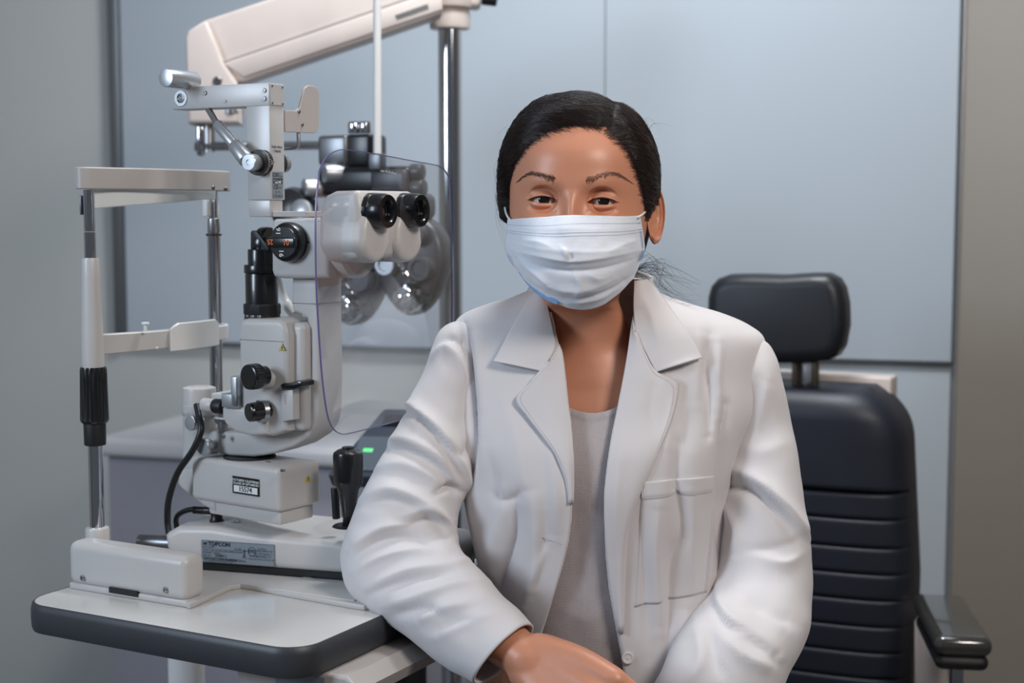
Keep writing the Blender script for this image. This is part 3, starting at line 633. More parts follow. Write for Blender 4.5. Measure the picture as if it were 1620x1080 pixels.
b = new(); lathe(b, [(.0050, 0), (.0050, .0012), (.0042, .0014), (.0036, .0006), (.0018, .0006), (.0012, .0016), (.0003, .0017)], onA(286.5, 155.5), (0, -1, 0), 9); mk('bearing_screw', b, M_alud, ton, T)
for (x, y, r) in ((325, 147, .0026), (357, 160, .0017), (419, 143, .0026), (419, 156, .0026)):
    b = new(); screw(b, onA(x, y), (0, -1, 0), r); mk('screw', b, M_steel, ton, T)
b = new(); cw = TL(262, 123, .035); cyl(b, (cw.x, .035, cw.z), (cw.x, .083, cw.z), .0101, 44, bev=.0006); mk('counterweight', b, M_alu, ton, T)
zz_ = lambda y: T.L(470, y, u=tu1_).z; vv_ = lambda x: T.L(x, 180, u=tu1_ - .003).y
b = new(); prism(b, [(vv_(449), zz_(210)), (vv_(494), zz_(208.5)), (vv_(499), zz_(205)), (vv_(502.5), zz_(198)), (vv_(503), zz_(145)), (vv_(501), zz_(136)), (vv_(495), zz_(132.5)), (vv_(486), zz_(132.5)), (vv_(480), zz_(138)), (vv_(477), zz_(150)), (vv_(472), zz_(170)), (vv_(466), zz_(175)), (vv_(449), zz_(176))], tu1_ - .004, tu1_ - .001, 'vw', .0006, 1); mk('prism_bracket', b, M_bodyd, ton, T)
for (x, y) in ((473, 176.5), (478, 197)):
    q = T.L(x, y, u=tu1_ - .001); b = new(); screw(b, q, (1, 0, 0), .0022); mk('screw', b, M_alud, ton, T)
b = new(); q = T.L(472, 222, u=tu1_ - .006); tube(b, [(q.x, q.y, q.z + .012), (q.x, q.y, q.z - .004), (q.x - .003, q.y, q.z - .008), (q.x - .022, q.y, q.z - .009)], .0022, 10); mk('hook', b, M_steel, ton, T)
p0, p1, p2, p3 = TL(327, 168, .075), TL(344, 197, .066), TL(372, 230, .058), TL(390, 253, .052)
b = new(); cyl(b, p0, p1, .0036, 20); mk('measuring_rod', b, M_steel, ton, T)
b = new(); cyl(b, p1, p2, .0062, 24, bev=.0006); cyl(b, p2, p3, .0085, 24, r2=.0088, bev=.0006); mk('rod_sleeve', b, M_alu, ton, T)
kc_ = TL(405, 257, tv0 - .012)
b = new(); lathe(b, [(.013, -.013), (.0140, -.0128), (.0142, -.012), (.0142, -.003), (.0135, .0), (.0005, .0002)], kc_, (0, -1, 0), 60); drum = mk('tension_drum', b, M_blackm, ton, T)
b = new()
for k in range(26):
    a = radians(-75 + k * 5.8); p = kc_ + Vector((.01425 * cos(a), .0035, .01425 * sin(a))); quad(b, p, (0, 1, 0), (-sin(a), 0, cos(a)), .003 + .002 * (k % 5 == 0), .0003, .0001)
p = kc_ + Vector((.01435 * cos(-.15), .0118, .01435 * sin(-.15))); textmesh(b, '2', .006, p - Vector((0, .001, 0)), (0, 1, 0), (0, 0, 1), 'RIGHT', .0003)
mk('scale_marks', b, M_inkw, drum, T, smooth=False)
b = new(); lathe(b, [(.0088, -.002), (.0092, 0), (.0092, .012), (.0085, .0132), (.003, .0133), (.0025, .0122), (.0003, .0122)], kc_, (0, -1, 0), 60, rib=(-.001, .0105, .05)); mk('thumb_cap', b, M_alu, drum, T, ang=20)
kb = Vector((tu0_ + .014, tv1_, kc_.z))
b = new(); lathe(b, [(.0140, 0), (.0142, .001), (.0142, .010), (.013, .012), (.0005, .012)], kb, (0, 1, 0), 50); mk('tension_drum', b, M_blackm, ton, T)
b = new(); lathe(b, [(.0090, .011), (.0092, .013), (.0092, .024), (.0085, .025), (.0005, .025)], kb, (0, 1, 0), 48, rib=(.012, .023, .05)); mk('thumb_cap', b, M_alu, ton, T, ang=20)
# printing on the right face of the tonometer
TX_, TY_ = (0, 1, 0), (0, 0, 1); tw = tv1_ - tv0
def onR(x, y): return T.L(x, y, u=tu1_)
b = new(); c_ = onR(438, 234)
textmesh(b, 'Scale value:', .0042, (tu1_, c_.y, c_.z), TX_, TY_, 'CENTER', .0003, .00006); c_ = onR(438, 241); textmesh(b, '1.96mN', .0042, (tu1_, c_.y, c_.z), TX_, TY_, 'CENTER', .0003, .00006)
c_ = onR(428, 256); quad(b, c_, TX_, TY_, .008, .0004, .0003)
mk('print', b, M_ink, ton, T, smooth=False)
a_ = onR(431, 314); c_ = onR(447, 272); b = new(); w_ = c_.y - a_.y; h_ = c_.z - a_.z; o_ = Vector((tu1_ + .0002, a_.y, a_.z))
plate(b, o_, TX_, TY_, w_, h_, .0005); tl = mk('type_label', b, M_plate, ton, T, label='silver type label')
b = new(); E_ = lambda s, x, y, sz, bo=0: textmesh(b, s, sz, o_ + Vector((0, w_ * x, h_ * y)), TX_, TY_, 'CENTER', .0006, bo)
E_('CSO', .32, .82, w_ * .3, .0001); E_('ITALY', .8, .8, w_ * .13); E_('TONOMETER', .5, .69, w_ * .16, .0001); E_('CE', .3, .36, w_ * .36, .0001); E_('0051', .72, .38, w_ * .14); E_('Ser. Nr.:', .5, .22, w_ * .15); E_('07E10067', .5, .06, w_ * .17)
quad(b, o_ + Vector((0, w_ * .06, h_ * .56)), TX_, TY_, w_ * .88, h_ * .09, .0005)
for (x0, y0, x1, y1) in ((.05, .03, .95, .035), (.05, .17, .95, .175), (.05, .03, .07, .17), (.93, .03, .95, .17)): quad(b, o_ + Vector((0, w_ * x0, h_ * y0)), TX_, TY_, w_ * (x1 - x0), h_ * (y1 - y0), .0005)
mk('print', b, M_ink, tl, T, smooth=False)
b = new(); E_('mod F900', .5, .575, w_ * .15, .0001); mk('print', b, M_inkw, tl, T, smooth=False)
zb_ = TL(427, 343, tv0).z
b = new(); box(b, (tu0_ + .0005, tv0 + .0005, zb_), (tu1_ - .0015, tv1_ - .002, zt0 - .0003), .0012, 2); mk('mount_block', b, M_tono, ton, T)
b = new(); q = onR(496, 340); box(b, (tu0_ + .0006, tv1_ - .012, zb_), (tu1_ - .0016, q.y + .01, zb_ + .006), .0008, 1)
box(b, (tu1_ - .012, tv0 + .004, zb_ - .0001), (TL(498, 340, tv0 + .02).x, tv0 + .034, zb_ + .0062), .0008, 1); mk('mount_plate', b, M_bodyd, ton, T)
# ---- clear breath shield
zs = lambda x, y: T.L(x, y, u=.322)
so = [(503, 290), (507, 266), (517, 248), (532, 238.5), (550, 237), (600, 244.5), (650, 254), (684, 260), (697, 264), (706, 273), (711, 290), (713, 340), (714, 400), (715, 480), (714, 560), (711, 625), (706, 642), (694, 650), (640, 663), (590, 676), (552, 685.5), (540, 686), (529, 680), (521, 666), (515, 640), (509, 590), (504, 520), (500, 440), (499, 360), (500, 320)]
hole = [(577, 303), (566, 318), (562, 340), (566, 358), (574, 372), (586, 379), (600, 375), (614, 370), (626, 374), (636, 379), (648, 376), (658, 366), (662, 350), (660, 330), (650, 308), (630, 298), (600, 296)]
def smoothloop(P, n=4):
    P = P + P[:3]; C = crom(P, n); return [tuple(c) for c in C[n:-(n) - 1]][:n * (len(P) - 3)]
US = .322
b = new(); lo_ = [zs(*p) for p in smoothloop(so)]; li_ = [zs(*p) for p in smoothloop(hole, 3)]
for sgn, uu in ((0, US - .0007), (1, US + .0007)):
    vo = [b.verts.new((uu, p.y, p.z)) for p in lo_]; vi = [b.verts.new((uu, p.y, p.z)) for p in li_]
    es = [b.edges.new((vo[i], vo[(i + 1) % len(vo)])) for i in range(len(vo))] + [b.edges.new((vi[i], vi[(i + 1) % len(vi)])) for i in range(len(vi))]
    bmesh.ops.triangle_fill(b, edges=es, use_beauty=True)
shd = mk('breath_shield', b, M_shield, sl_, T, smooth=False, label='clear acrylic breath shield')
b = new()
def rim(pts, k):
    n = len(pts); r = [[b.verts.new((US + s * .0008, p.y, p.z)), b.verts.new((US + s * .0008, c[0], c[1]))] for s in (-1, 1) for p, c in [(p, (p.y, p.z)) for p in pts]]
def ribbon(pts, w=.0011):
    P = [Vector((US, p.y, p.z)) for p in pts]; n = len(P); cen = sum(P, Vector()) / n
    rg = []
    for i in range(n):
        t = (P[(i + 1) % n] - P[i - 1]).normalized(); nn = Vector((0, -t.z, t.y)) * .0004
        rg.append([b.verts.new(P[i] + nn + Vector((-w, 0, 0))), b.verts.new(P[i] + nn + Vector((w, 0, 0))), b.verts.new(P[i] - nn + Vector((w, 0, 0))), b.verts.new(P[i] - nn + Vector((-w, 0, 0)))])
    for i in range(n):
        A_, B_ = rg[i], rg[(i + 1) % n]
        for k in range(4): b.faces.new((A_[k], B_[k], B_[(k + 1) % 4], A_[(k + 1) % 4]))
n_ = len(lo_)
ribbon(lo_, .0009)
mk('shield_rim', b, M_shedge, shd, T, label='violet-tinted shield edge')
b = new(); q = zs(607, 272); textmesh(b, 'com', .0042, (US + .001, q.y, q.z), (0, -1, 0), (0, 0, 1), 'LEFT', 0, 0)
for k in range(14):          # the rest of the printed line is too worn to read
    q = zs(609 + k * 1.25, 272.3 + k * .3); quad(b, (US + .001, q.y, q.z), (0, 1, 0), (0, 0, 1), .0005, .0018 + .0012 * (k % 4 == 1))
mk('print', b, M_inkw, shd, T, smooth=False)
# ================================================================== phoropter on its stand, behind
PF = Fr(at(640, 420, 2.15), 22)
pl4 = lambda x, y, v=0: PF.L(x, y, v=v)
AF = Fr(at(520, 100, 2.36), -6)
al4 = lambda x, y, v=0: AF.L(x, y, v=v)
st = at(713, 400, 2.5)
sd = empty('instrument_stand', Matrix.Translation((st.x, st.y, 0)), 'tall chrome pole stand with beige overhead arm carrying the phoropter', 'instrument stand')
zt = lambda y: at(713, y, 2.5).z
b = new(); lathe(b, [(.020, .05), (.020, zt(36))], (st.x, st.y, 0), n=48); mk('pole', b, M_chrome, sd)
b = new(); lathe(b, [(.033, zt(46)), (.034, zt(43)), (.034, zt(19)), (.031, zt(17)), (.031, zt(15)), (.040, zt(14)), (.042, zt(10)), (.042, zt(-60)), (.036, zt(-70))], (st.x, st.y, 0), n=48); mk('collar', b, M_beige, sd)
b = new(); box(b, (st.x - .02, st.y - .02, zt(14)), (st.x + .052, st.y + .03, zt(-55)), .008); mk('pivot_block', b, M_beige, sd)
b = new(); q = at(762, 0, 2.48); cyl(b, q + Vector((0, 0, .004)), q + Vector((.026, 0, .001)), .012, 24, bev=.003); mk('locking_knob', b, M_blackm, sd)
b = new(); lathe(b, [(.11, 0), (.11, .03), (.05, .05), (.03, .06)], (st.x, st.y, 0)); mk('base', b, M_beige, sd)
armp = [(318, 36), (324, 31.5), (425, -2), (560, -45), (700, -75), (700, 22), (620, 50), (388, 129), (360, 131), (340, 80)]
b = new(); prism(b, [(q.x, q.z) for q in (al4(*p) for p in armp)], 0, .075, 'uw', .006, 3); mk('overhead_arm', b, M_beige, sd, AF)
b = new(); gp = [(350, 97), (620, 4), (700, -24), (700, -21), (620, 7), (350, 100)]
prism(b, [(q.x, q.z) for q in (al4(*p) for p in gp)], -.002, .01, 'uw'); mk('arm_groove', b, M_bodyd, sd, AF)
gp = [(352, 101), (620, 9), (700, -18), (700, 16), (620, 43), (386, 123)]
b = new(); prism(b, [(q.x, q.z) for q in (al4(*p) for p in gp)], -.005, .03, 'uw', .004, 2); mk('lower_cover', b, M_beige, sd, AF)
b = new(); gp = [(625, 25), (676, 7), (678, 14), (629, 31)]; prism(b, [(q.x, q.z) for q in (al4(*p) for p in gp)], -.0062, -.004, 'uw'); mk('arm_label', b, M_alud, sd, AF, label='grey label plate')
ep_ = [(293, 58), (299, 47), (322, 33), (328, 34), (345, 75), (353, 98), (374, 129), (380, 140), (380, 195), (297, 195)]
b = new(); prism(b, [(q.x, q.z) for q in (al4(*p, -.01) for p in ep_)], -.012, .085, 'uw', .006, 3); mk('arm_end_cap', b, M_beige, sd, AF)
b = new(); screw(b, al4(344, 128, -.012), (0, -1, 0), .007); mk('screw', b, M_alud, sd, AF)
# hanging joint and cross bar
b = new(); q = al4(318, 197, .02); q2 = al4(318, 247, .02); box(b, (q.x - .008, .015, q2.z), (q.x + .006, .04, q.z + .01), .005); mk('drop_plate', b, M_chrome, sd, AF)
b = new(); q = al4(330, 195, .03); cyl(b, (q.x, .03, al4(330, 240, .03).z), (q.x, .03, q.z + .01), .011, 24); mk('drop_shaft', b, M_steel, sd, AF)
b = new(); cyl(b, al4(308, 232, .025), al4(505, 230, .025), .0072, 20); mk('cross_bar', b, M_chrome, sd, AF)
b = new(); q = al4(366, 178, .0); lathe(b, [(.012, .0), (.015, .003), (.015, .02), (.006, .026)], q + Vector((0, 0, .018)), (0, 0, -1), 24); cyl(b, q + Vector((-.012, -.005, .0)), q + Vector((.012, -.005, .0)), .007, 20); mk('swivel_knob', b, M_alud, sd, AF)
# ---- phoropter
M_pho = mat('phoropter_grey', (74, 74, 78), .35, .2)
M_phod = mat('phoropter_black', (30, 31, 34), .3)
ph = empty('phoropter', PF.M, 'black and chrome phoropter with round lens dials hanging behind the breath shield', 'phoropter')
def pbox(x0, y0, x1, y1, v0, v1, r, nm, mt):
    a, c = pl4(x0, y1, v0), pl4(x1, y0, v0); b = new(); box(b, (a.x, v0, a.z), (c.x, v1, c.z), r); return mk(nm, b, mt, ph, PF)
pbox(502, 213, 548, 262, -.01, .04, .006, 'mount_block', M_alud)
pbox(546, 211, 586, 264, -.005, .05, .006, 'mount_post', M_phod)
b = new(); q = pl4(568, 201, .01)
for dx in (-.008, .010): cyl(b, q + Vector((dx, 0, -.009)), q + Vector((dx, 0, .008)), .0095, 20, bev=.002)
mk('levelling_knob', b, M_chrome, ph, PF)
pbox(500, 262, 648, 310, -.012, .045, .01, 'cross_beam', M_phod)
pbox(585, 268, 642, 306, -.02, .0, .006, 'scale_window', M_pho)
for (x, y, r) in ((512, 274, .0145), (480, 297, .0145)):
    q = pl4(x, y, -.02); b = new(); cyl(b, q, q + Vector((.028, .03, 0)), r, 28, bev=.002); mk('end_knob', b, M_alu, ph, PF)
b = new(); q = pl4(650, 272, .0); cyl(b, q, q + Vector((.02, 0, 0)), .012, 24, bev=.003); q = pl4(652, 298, .0); cyl(b, q, q + Vector((.02, 0, 0)), .014, 24, bev=.003); mk('pd_knob', b, M_pho, ph, PF)
b = new(); q = pl4(472, 335, .0); lathe(b, [(.034, 0), (.034, .02), (.028, .035), (.012, .04)], q, (0, -1, .2), 32); mk('side_dial', b, M_phod, ph, PF)
b = new(); q = pl4(478, 335, -.035); lathe(b, [(.018, 0), (.018, .006), (.012, .01)], q, (0, -1, .2), 32); mk('dial_hub', b, M_alu, ph, PF)
def battery(cx, cy, mir):
    def X(dx): return cx + dx * mir
    def ell(c0, c1, rx, ry, v0, v1, nm, mt, par=ph, r=.008, pear=0):
        q = pl4(c0, c1, v0); s = 2.15 / 2322
        pts = [(q.x + rx * s * cos(t) * (1 + pear * sin(t)), q.z + ry * s * sin(t)) for t in np.linspace(0, 2 * pi, 41)[:-1]]
        b = new(); prism(b, pts, v0, v1, 'uw', r, 3); return mk(nm, b, mt, par, PF)
    body = ell(cx, cy, 60, 80, 0, .045, 'lens_battery', M_pho, pear=.22, r=.012)
    def kn(dx, dy, r, L, nm, mt, hub=None):
        q = pl4(X(dx), cy + dy, 0); s = 2.15 / 2322; r = r * s
        b = new(); lathe(b, [(r, .004), (r, -L + .004), (r * .9, -L), (r * .62, -L), (r * .55, -L + .004), (.0005, -L + .004)][::1], q, (0, 1, 0), 36); o = mk(nm, b, mt, body, PF)
    def dome(dx, dy, r, nm, mt):
        q = pl4(X(dx), cy + dy, 0); s = 2.15 / 2322; r = r * s
        b = new(); lathe(b, [(r, .004), (r * 1.02, -.008), (r * .9, -.02), (r * .6, -.03), (r * .2, -.034), (.0004, -.034)], q, (0, 1, 0), 36, rib=(-.03, .0, .06)); mk(nm, b, mt, body, PF)
    kn(20, -48, 16, .018, 'lens_dial', M_pho); kn(-29, -2, 18, .016, 'aperture_ring', M_alu); kn(28, 4, 21, .022, 'cylinder_dial', M_pho)
    dome(4, 50, 25, 'power_dial', M_chrome); kn(30, 52, 8, .02, 'axis_knob', M_phod)
    b = new(); q0, q1 = pl4(X(-14), cy - 12, -.014), pl4(X(10), cy + 26, -.014); tube(b, [q0, (q0 + q1) / 2 + Vector((0, -.004, 0)), q1], .0045, 10); mk('lens_arm', b, M_chrome, body, PF)
    for (dx, dy) in ((-4, -38), (2, -22), (0, -12)):
        b = new(); q = pl4(X(dx), cy + dy, -.003); lathe(b, [(.007, 0), (.0065, .004), (.004, .007), (.0005, .008)], q, (0, -1, 0), 20); mk('button', b, M_chrome, body, PF)
battery(644, 420, 1)
battery(548, 437, 1)
pbox(625, 305, 672, 348, -.006, .04, .012, 'upper_housing', M_pho)
b = new(); q = pl4(597, 262, -.012); q2 = pl4(597, -20, -.012); cyl(b, q, q2 + Vector((0, 0, .05)), .0058, 20); mk('near_point_rod', b, M_wplast, ph, PF, label='pale vertical rod')
b = new(); q = pl4(597, 256, -.012); box(b, (q.x - .010, -.022, q.z - .012), (q.x + .010, -.002, q.z + .012), .002); mk('rod_clamp', b, M_alud, ph, PF)

# ================================================================== examination chair behind the woman
CF = Fr(at(1300, 800, 2.3), 25)
cl4 = lambda x, y, v=0: CF.L(x, y, v=v)
M_lea = mat('dark_blue_leather', (27, 31, 42), .46, var=.06, scale=20, bump=.25, bscale=260, spec=.5)
M_leab = mat('black_leather', (24, 26, 32), .42, bump=.2, bscale=260)
M_bron = mat('bronze_trim', (92, 80, 68), .35, .6)
ch = empty('examination_chair', CF.M @ Matrix.Translation((-.1, .1, -CF.O.z)), 'dark blue padded examination chair with headrest standing behind the woman', 'chair')
hp = [(1120, 500), (1121, 470), (1126, 452), (1137, 440), (1156, 433.5), (1190, 433), (1240, 434.5), (1285, 431.5), (1310, 432), (1325, 440), (1334, 455), (1339, 480), (1340, 515), (1334, 548), (1325, 563), (1310, 570), (1285, 572), (1236, 574), (1180, 573), (1145, 568), (1129, 550), (1121, 525)]
b = new(); prism(b, [(q.x, q.z) for q in (cl4(*p) for p in hp)], -.02, .05, 'uw', .022, 6); mk('headrest', b, M_leab, ch, CF, ang=60)
for dx in (1258, 1290):
    b = new(); a_, c_ = cl4(dx - 5, 612, .02), cl4(dx + 5, 565, .02); box(b, (a_.x, .015, a_.z), (c_.x, .03, c_.z), .002); mk('headrest_post', b, M_bron, ch, CF)
b = new(); a_, c_ = cl4(1262, 612, .03), cl4(1286, 572, .03); box(b, (a_.x, .03, a_.z), (c_.x, .045, c_.z), .002); mk('headrest_slide', b, M_steel, ch, CF)
# backrest cushion: smooth top pad and horizontal rolls
ctr = cl4(1225, 700).x; hw = cl4(1440, 800).x - ctr - .010
def halfw(z):   # half width at height z
    t = (zt4 - z); return hw * (1 - max(0, 1 - t / .09) ** 2.6 * .26) + .020 * min(1, max(0, t) / .30) - .008
zt4 = cl4(1300, 612).z
def roll(bm, z1, z0, r, bulge, topround=False, n=14, m=40):
    prev = None; rows = []
    zs_ = np.linspace(z1, z0, n)
    for i, z in enumerate(zs_):
        e = min(z1 - z, z - z0) ; f = 1 if e >= r else sqrt(max(0, 1 - (1 - e / r) ** 2)) if r > 0 else 1
        if topround and z1 - z > (z1 - z0) / 2: f = 1 if (z - z0) >= .006 else sqrt(max(0, 1 - (1 - (z - z0) / .006) ** 2))
        if not topround: f = .88 + .12 * f
        h = halfw(z); row = []
        for k in range(m + 1):
            s = -1 + 2 * k / m; x = ctr + h * s
            d = (1 - abs(s) ** 5) ** .5
            y = .03 - (bulge * f + .012) * d - .012 * (1 - s * s) * 0 + .020 * s * s * 0
            row.append((x, y, z))
        rows.append(row)
    V_ = [[bm.verts.new(p) for p in row] for row in rows]
    Bk = [[bm.verts.new((row[0][0], .10, row[0][2])), bm.verts.new((row[-1][0], .10, row[0][2]))] for row in rows]
    for i in range(n - 1):
        for k in range(m): bm.faces.new((V_[i][k], V_[i][k + 1], V_[i + 1][k + 1], V_[i + 1][k]))
        bm.faces.new((V_[i][m], Bk[i][1], Bk[i + 1][1], V_[i + 1][m])); bm.faces.new((Bk[i][0], V_[i][0], V_[i + 1][0], Bk[i + 1][0])); bm.faces.new((Bk[i][1], Bk[i][0], Bk[i + 1][0], Bk[i + 1][1]))
    bm.faces.new(V_[0] + Bk[0][::-1]); bm.faces.new((V_[-1] + Bk[-1][::-1])[::-1])
gy = [cl4(1300, y, -.02).z for y in (776, 817, 861, 902, 942.5, 984, 1024.5, 1065, 1106, 1148, 1190)]
b = new(); roll(b, zt4, gy[0] + .0006, .05, .045, True, n=40)
mk('backrest', b, M_lea, ch, CF, ang=60)
for a_, c_ in zip(gy, gy[1:]):
    b = new(); roll(b, a_ - .0002, c_ + .0004, .007, .042, n=20); mk('backrest_roll', b, M_lea, ch, CF, ang=60)
b = new(); a_ = cl4(1290, 625, .09); c_ = cl4(1411, 597, .09); box(b, (ctr - .17, .085, gy[-1]), (c_.x, .14, c_.z), .004); mk('back_shell', b, M_beige, ch, CF)
# right side: beige bracket, arm post, glossy arm pad
b = new(); a_, c_ = cl4(1456, 1085, .02), cl4(1484, 965, .02)
prism(b, [(cl4(1450, 1090, .02).x, cl4(1450, 1120, .02).z), (cl4(1450, 960, .02).x, cl4(1462, 980, .02).z), (cl4(1466, 960, .02).x, cl4(1466, 955, .02).z), (c_.x + .0, cl4(1480, 972, .02).z), (c_.x + .02, cl4(1480, 1120, .02).z)], .0, .05, 'uw', .006); mk('side_bracket', b, M_beige, ch, CF)
AR = Fr(at(1533, 1010, 1.97), 8)
a_, c_ = AR.L(1478, 1062, v=0), AR.L(1573, 1010, v=0)
b = new(); box(b, (a_.x, 0, c_.z - .030), (c_.x, .24, c_.z), .014, 5); M_arm = mat('glossy_arm_pad', (58, 57, 54), .14, coat=.6)
arm_ = mk('arm_pad', b, M_arm, ch, AR, label='glossy black arm pad')
b = new(); box(b, (a_.x + .002, .004, a_.z), (c_.x - .004, .22, c_.z - .028), .012, 4); mk('arm_pad_base', b, M_blackm, ch, AR)
q = AR.L(1514, 1066, v=.06); b = new(); box(b, (q.x - .008, .05, a_.z - .2), (q.x + .008, .08, a_.z + .002), .003); mk('arm_post', b, M_steel, ch, AR)
# seat and pedestal, below the frame
b = new(); box(b, (ctr - .24, -.5, gy[-1] - .02), (ctr + .24, .04, gy[-1] + .08), .03, 4); mk('seat', b, M_lea, ch, CF)
b = new(); lathe(b, [(.26, -CF.O.z), (.26, -CF.O.z + .04), (.09, -CF.O.z + .06), (.09, gy[-1] - .02)], (ctr, -.2, 0)); mk('pedestal', b, M_beige, ch, CF)
# ================================================================== the woman in the white coat
def mixc(a, b, t): return a + (b - a) * t
# --- torso outer form, rows given at a nominal distance of 1.60 m
ROWS = [  # image row, left, right, centre distance, depth radius
    (440, 872, 1008, 1.655, .050), (462, 852, 1030, 1.655, .058), (478, 815, 1062, 1.655, .064), (490, 775, 1100, 1.655, .067), (505, 738, 1150, 1.652, .070),
    (522, 722, 1190, 1.65, .074), (545, 712, 1212, 1.648, .078), (600, 708, 1208, 1.645, .090), (650, 712, 1200, 1.643, .103), (700, 720, 1172, 1.64, .120),
    (750, 733, 1158, 1.638, .126), (800, 742, 1150, 1.638, .124), (900, 764, 1148, 1.64, .116), (1000, 796, 1165, 1.645, .118), (1080, 806, 1215, 1.65, .125),
    (1200, 800, 1262, 1.66, .145), (1330, 790, 1275, 1.67, .165)]
_R = []
for (py, xl, xr, yc, bb) in ROWS:
    p, q = at(xl, py, 1.60), at(xr, py, 1.60); _R.append((p.z, (p.x + q.x) / 2, (q.x - p.x) / 2, yc, bb))
_R = crom(_R[::-1], 8); NE = 2.4
def trow(z): return [np.interp(z, _R[:, 0], _R[:, i]) for i in (1, 2, 3, 4)]
def torso_front(X, Z, off=0):
    xc, a, yc, bb = trow(Z); s = np.clip(np.abs((X - xc) / (a + off)), 0, .985)
    return yc - (bb + off) * (1 - s ** NE) ** (1 / NE)
def drape(px, py, off=0):
    Y = 1.56
    for _ in range(5):
        p = at(px, py, Y); Y = float(torso_front(p.x, p.z, off))
    return at(px, py, Y)
def project(P):
    P = np.asarray(P); d = P - np.array([0, 0, HC]); zc = d[:, 1] * cos(PITCH) - d[:, 2] * sin(PITCH); yu = d[:, 1] * sin(PITCH) + d[:, 2] * cos(PITCH)
    return np.stack([810 + FPX * d[:, 0] / zc, 540 - FPX * yu / zc], 1)
def folds_h(XY, FL, seed=0):
    """height in metres from ridge and valley lines: (points, amplitude mm, width on one side, width on the other)"""
    h = np.zeros(len(XY))
    for f in FL:
        C = crom(f[0], 6); A, w1, w2 = f[1] / 1000, f[2], f[3]
        best = np.full(len(XY), 1e9); sd = np.zeros(len(XY)); tt = np.zeros(len(XY)); n = len(C) - 1
        for i in range(n):
            a, c = C[i], C[i + 1]; d = c - a; L2 = (d @ d) + 1e-9; t = np.clip(((XY - a) @ d) / L2, 0, 1)
            r = XY - (a + t[:, None] * d); dd = np.hypot(r[:, 0], r[:, 1]); m = dd < best
            cr = d[0] * r[:, 1] - d[1] * r[:, 0]; best = np.where(m, dd, best); sd = np.where(m, np.sign(cr), sd); tt = np.where(m, (i + t) / n, tt)
        w = np.where(sd > 0, w1, w2); tap = np.clip(np.sin(np.clip(tt, 0.04, .96) * pi), 0, 1) ** .6
        h += A * np.exp(-(best / (w * .9)) ** 1.45) * tap
    return h
def npnoise(XY, sc, seed):
    r = np.random.default_rng(seed); h = 0
    for k in range(14):
        a = r.uniform(0, 2 * pi); f = 2 * pi / (sc * r.uniform(.6, 1.8)); h = h + np.sin((XY[:, 0] * cos(a) + XY[:, 1] * sin(a)) * f + r.uniform(0, 6.28) + 1.5 * np.sin((XY[:, 0] * sin(a) - XY[:, 1] * cos(a)) * f * .5))
    return h / 14
def grid_bm(P, closed=False, capends=False):
    """P[i][j] array of points -> bmesh"""
    b = new(); V = [[b.verts.new(p) for p in row] for row in P]; n = len(P); m = len(P[0])
    for i in range(n - 1):
        for j in range(m if closed else m - 1):
            k = (j + 1) % m; b.faces.new((V[i][j], V[i][k], V[i + 1][k], V[i + 1][j]))
    if capends: b.faces.new(V[0][::-1]); b.faces.new(V[-1])
    return b
def displace_grid(P, FL, closed=False, noise=(.0008, 60, 1), wfun=None, outward=False, rid=0):
    P = np.array(P, float); n, m, _ = P.shape
    du = (np.roll(P, -1, 1) - np.roll(P, 1, 1)) if closed else np.gradient(P, axis=1); dv = np.gradient(P, axis=0)
    N = np.cross(du, dv); N /= np.linalg.norm(N, axis=2)[..., None] + 1e-12
    view = np.array([0, 0, HC]) - P; view /= np.linalg.norm(view, axis=2)[..., None]
    f = (N * view).sum(2)
    if f.mean() < 0 and not closed and not outward: N = -N; f = -f
    if closed or outward:
        c = P.mean(1, keepdims=True)
        if ((P - c) * N).sum() < 0: N = -N; f = -f
    XY = project(P.reshape(-1, 3)); h = folds_h(XY, FL).reshape(n, m) if FL else np.zeros((n, m))
    w = np.clip((f + .25) / .5, 0, 1); h = h * w + noise[0] * npnoise(XY, noise[1], noise[2]).reshape(n, m)
    if wfun is not None: h = h * wfun(n, m)
    return P + N * h[..., None]
def thick(o, t, off=-1, sub=0):
    m = o.modifiers.new('thickness', 'SOLIDIFY'); m.thickness = t; m.offset = off
    if sub: s = o.modifiers.new('smooth', 'SUBSURF'); s.levels = sub; s.render_levels = sub
    return o

def cloth(name, col, scale, strength, rough=.8, sheen=.2, var=.02):
    m = mat(name, col, rough, var=var, scale=25, spec=.25); nt = m.node_tree; N = nt.nodes; Lk = nt.links; bs = N['Principled BSDF']
    bs.inputs['Sheen Weight'].default_value = sheen
    tc = N.new('ShaderNodeTexCoord'); w1 = N.new('ShaderNodeTexWave'); w1.inputs['Scale'].default_value = scale; w1.bands_direction = 'X'; w1.inputs['Distortion'].default_value = 1
    w2 = N.new('ShaderNodeTexWave'); w2.inputs['Scale'].default_value = scale; w2.bands_direction = 'Z'; w2.inputs['Distortion'].default_value = 1
    ad = N.new('ShaderNodeMath'); ad.operation = 'ADD'; bp = N.new('ShaderNodeBump'); bp.inputs['Strength'].default_value = strength; bp.inputs['Distance'].default_value = .0006
    for w in (w1, w2): Lk.new(tc.outputs['Object'], w.inputs['Vector'])
    Lk.new(w1.outputs['Fac'], ad.inputs[0]); Lk.new(w2.outputs['Fac'], ad.inputs[1]); Lk.new(ad.outputs[0], bp.inputs['Height']); Lk.new(bp.outputs[0], bs.inputs['Normal'])
    return m
M_coat = cloth('white_cotton', (214, 210, 210), 700, .12)
M_stitch = mat('stitching', (186, 180, 180), .8)
M_shirt = cloth('white_knit', (206, 196, 196), 260, .8, var=.06)
M_mask = cloth('mask_fabric', (226, 231, 239), 420, .25, sheen=.3)
M_maskb = cloth('mask_blue', (128, 172, 214), 420, .25)
